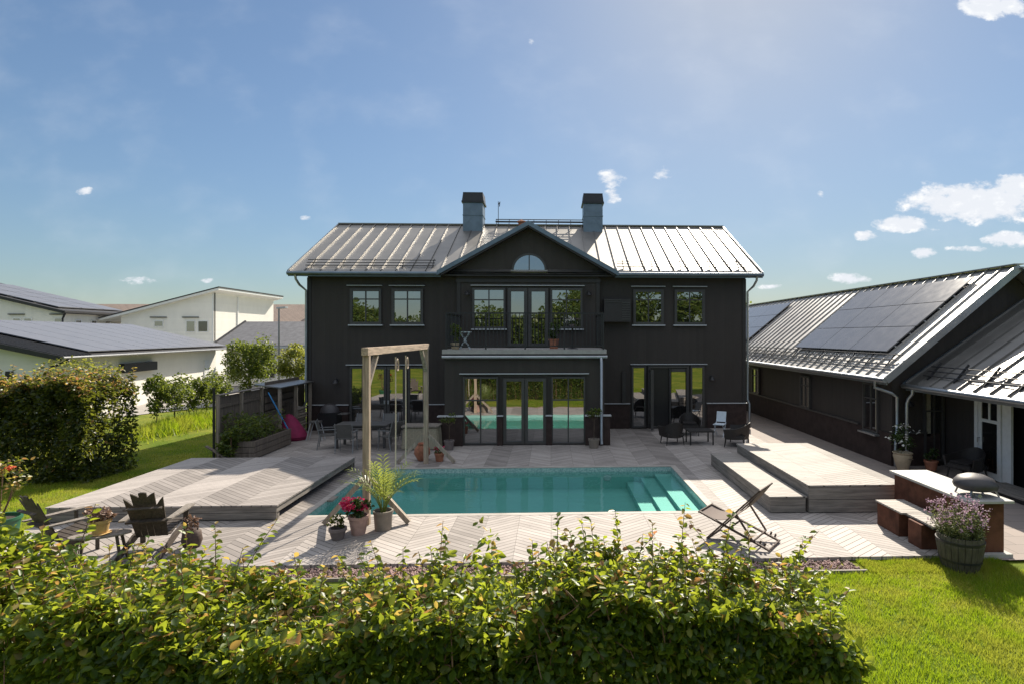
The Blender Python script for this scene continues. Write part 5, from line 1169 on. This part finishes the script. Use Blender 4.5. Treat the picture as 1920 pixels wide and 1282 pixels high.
# tall grass strip at the shrubs
N = 5200; th = RNG.random(N); P0 = np.array(gz(268, 815)); P1 = np.array(gz(425, 778))
P = P0+(P1-P0)*th[:, None]+np.stack([RNG.normal(0, .5, N), RNG.normal(0, .9, N), np.zeros(N)], 1); P[:, 2] = -.07
def blades(P, hmin, hmax, wd):
    N = len(P); a = RNG.uniform(0, 6.28, N); s = np.stack([np.cos(a), np.sin(a), np.zeros(N)], 1)*wd; h_ = RNG.uniform(hmin, hmax, N)*(1+.45*vnoise(P, 3.0, 17))
    ln = RNG.normal(0, .35, (N, 2))*h_[:, None]; tip = P+np.concatenate([ln, h_[:, None]], 1)
    V = np.stack([P-s, P+s, tip], 1).reshape(-1, 3); return V, np.arange(3*N).reshape(-1, 3)
V, Ft = blades(P, .15, .45, .018); tag(mesh_np('tall_grass', V, 3, Ft, 'grass_blade'), 'uncut tall grass round the row of young shrubs', 'grass', None, 'stuff')

# ================================================================ hedges
def hedge(name, label, xf, x0, x1, yfun, depth, hfun, n, L, leafm, nshoot, sh_rng, tint_top, seed, group=None, zmin=-.05, dens=(.52, .36), leafj=.75):
    """xf: unused; front face y=yfun(x), top z=hfun(x); leaves on front, top and inside"""
    r = np.random.default_rng(seed); t = thing(name, label, 'hedge', ((x0+x1)/2, yfun((x0+x1)/2)+depth/2, 0), 0, group)
    X = r.uniform(x0, x1, n); k = r.random(n); Y = np.zeros(n); Z = np.zeros(n); NR = np.zeros((n, 3)); top = hfun(X); yf = yfun(X); ex = r.exponential(.17, n)
    fr = k < dens[0]; tp = (k >= dens[0]) & (k < dens[0]+dens[1]); rest = ~(fr | tp)
    Z[fr] = zmin+(top[fr]-zmin)*r.random(fr.sum())**.8; Y[fr] = yf[fr]+ex[fr]; NR[fr] = (0, -.35, .75)
    Z[tp] = top[tp]-ex[tp]; Y[tp] = yf[tp]+depth*r.random(tp.sum()); NR[tp] = (0, -.1, 1)
    Z[rest] = zmin+(top[rest]-zmin)*r.random(rest.sum()); Y[rest] = yf[rest]+depth*r.random(rest.sum()); NR[rest] = (0, 0, .8)
    endm = r.random(n) < .10; e_r = r.random(n) < .5
    X[endm] = np.where(e_r[endm], x1-r.exponential(.1, endm.sum()), x0+r.exponential(.1, endm.sum())); Y[endm] = yf[endm]+depth*r.random(endm.sum()); Z[endm] = zmin+(top[endm]-zmin)*r.random(endm.sum())
    P = np.stack([X, Y, Z], 1); w1 = vnoise(P, 2.6, seed); w2_ = vnoise(P, 7, seed+1)
    P[:, 1] -= ((.22 if depth > 1.5 else .13)*w1+.07*w2_)*np.where(rest, .3, 1); P[:, 2] += (.10*vnoise(P, 2.0, seed+2)+.07*w2_)*np.clip((P[:, 2]-zmin)/(top-zmin), 0, 1); P[:, 0] += .07*w1
    edge = np.minimum(P[:, 0]-x0, x1-P[:, 0]); P[:, 2] -= np.clip(.35-edge, 0, .35)*.35*np.clip(P[:, 2], 0, 1)
    Ls = r.uniform(.6, 1.25, n)*L
    hn = np.clip((P[:, 2]-top+.22)/.3, 0, 1); tint = ((r.random(n) < tint_top*hn) | (r.random(n) < .02)).astype(float)
    leaves('foliage', P, Ls, Ls*r.uniform(.5, .68, n), leafm, t, tint=tint, nrm=NR, nj=leafj)
    st = MB(); PL, TL, DL, LL = [], [], [], []; rr = random.Random(seed)
    for i in range(nshoot):
        x = rr.uniform(x0+.1, x1-.1); y = float(yfun(np.array(x)))+rr.uniform(.05, 1)*depth; z0 = float(hfun(np.array(x)))-.25; hh = .25+rr.uniform(*sh_rng)*(rr.random()**1.1)
        lean = Vector((rr.gauss(0, .28), rr.gauss(0, .22), 1)); pts = [Vector((x, y, z0))+Vector((lean.x*s**1.4, lean.y*s**1.4, s))*hh for s in (0, .35, .7, 1)]
        st.tube(pts, .006, 5, .002); m_ = max(5, int(hh/(L*.40))); a = rr.uniform(0, 6.28)
        for j in range(m_):
            s = .3+.7*(j+.5)/m_; p = pts[0].lerp(pts[3], s) if s < .5 else pts[1].lerp(pts[3], (s-.35)/.65)
            a += 2.4; o_ = Vector((math.cos(a), math.sin(a), .55)); PL.append(p); DL.append(o_); TL.append(1.0 if rr.random() < (.08+.6*max(0, s-.6)/.4)*min(1, tint_top*6) else 0.0); LL.append(L*rr.uniform(.8, 1.35)*(1.2-.45*s))
    LL = np.array(LL); leaves('shoots', [tuple(p) for p in PL], LL, LL*.6, leafm, t, tint=np.array(TL), dirs=np.array([tuple(d) for d in DL]), nj=.5)
    for i in range(int((x1-x0)*16)):
        x = rr.uniform(x0+.1, x1-.1); y = float(yfun(np.array(x)))+rr.uniform(.15, .85)*depth; z1 = float(hfun(np.array(x)))
        st.tube([(x, y, -.08), (x+rr.gauss(0, .08), y+rr.gauss(0, .08), z1*.5), (x+rr.gauss(0, .14), y+rr.gauss(0, .12), z1*.95)], .011, 5, .004)
    for i in range(int((x1-x0)*70)):          # side twigs poking through the leaves
        x = rr.uniform(x0+.1, x1-.1); z1 = float(hfun(np.array(x))); tpv = rr.random() < .6
        p = Vector((x, float(yfun(np.array(x)))+(rr.uniform(.05, .95)*depth if tpv else rr.uniform(0, .15)), z1-rr.uniform(-.02, .2) if tpv else rr.uniform(.3, 1)*z1))
        d = Vector((rr.gauss(0, .6), rr.gauss(-.1, .4), rr.uniform(.2, 1))).normalized()*rr.uniform(.1, .28)
        st.tube([p-d*.5, p+Vector((rr.gauss(0, .01), 0, .01)), p+d*.5], .004, 4, .002)
    st.build('stems', 'twig', t); return t
fy = lambda x: 4.05+0*x+.1*np.sin(x*1.3)
hL = lambda x: 1.53+.07*np.clip(x+2.2, 0, 1)+.09*np.sin(x*1.1+.4)+.05*np.sin(x*3.7)-.05*np.clip((x+1.2), 0, 1)+.34*np.clip((-x-4.0)/.7, 0, 1)
hedge('leafy_hedge', 'long loose leafy hedge filling the left foreground before the deck', None, -7.6, -.44, fy, 1.15, hL, 66000, .076, 'hedge_leaf', 270, (.02, .50), .13, 101, 'foreground hedges')
hR = lambda x: 1.61+.06*np.sin(x*2.3+1)+.05*np.sin(x*5)-.16*np.clip((x-1.3)/1.1, 0, 1)-.10*np.clip((.1-x)/.4, 0, 1)
hedge('leafy_hedge', 'bushy leafy hedge with tall thin shoots right of the foreground gap', None, -.36, 2.25, fy, 1.05, hR, 29000, .076, 'hedge_leaf', 150, (.05, .58), .10, 102, 'foreground hedges')
hedge('copper_hedge', 'clipped dark hedge with copper young tips on the left lawn', None, -17.2, -11.55, lambda x: 14.55+.02*(x+12), 1.9, lambda x: 2.26+.14*np.sin(x*.9)+.09*np.sin(x*2.9)+.06*np.sin(x*6.1)+.0*x, 52000, .105, 'copper_hedge_leaf', 460, (.05, .55), .55, 103, None, -.05, (.55, .33))
# ================================================================ grass
def inlawn(n, x0, x1, y0, y1): return np.stack([RNG.uniform(x0, x1, n), RNG.uniform(y0, y1, n), np.full(n, -.07)], 1)
P = np.concatenate([inlawn(115000, 1.6, 8.6, 4.6, 8.62), inlawn(14000, 4.95, 7.3, 8.6, 9.08), inlawn(16000, -1.6, 1.6, 5.2, 8.62), inlawn(30000, -14, -9.78, 10.5, 15.5), inlawn(12000, -13, -9.9, 15.5, 24)])
pn = vnoise(P, 1.6, 9); P = P[(RNG.random(len(P)) < .75+.25*pn)]
V, Ft = blades(P, .03, .085, .005); tag(mesh_np('grass', V, 3, Ft, 'grass_blade'), 'short sunlit lawn grass round the deck', 'grass', None, 'stuff')
# wood behind the viewpoint: what the house windows mirror
N = 90000; c_ = np.stack([RNG.uniform(-48, 48, 600), RNG.uniform(-34, -22, 600), RNG.random(600)], 1); i = RNG.integers(0, 600, N)
c_[:, 2] *= 6.2+5.5/(1+np.exp(-(c_[:, 0]-6)/3))+1.2*np.sin(c_[:, 0]*.45)
P = c_[i]+unit(RNG.normal(size=(N, 3)))*(RNG.random((N, 1))**.5)*np.array([1.9, 1.8, 1.2]); P[:, 2] = np.abs(P[:, 2])
V, Fq = leafgeo(P, RNG.uniform(.32, .6, N), RNG.uniform(.22, .4, N)); tag(mesh_np('woodland', V, 4, Fq, 'tree_leaf'), 'band of leafy trees across the lawn, mirrored in the windows', 'trees', None, 'stuff')
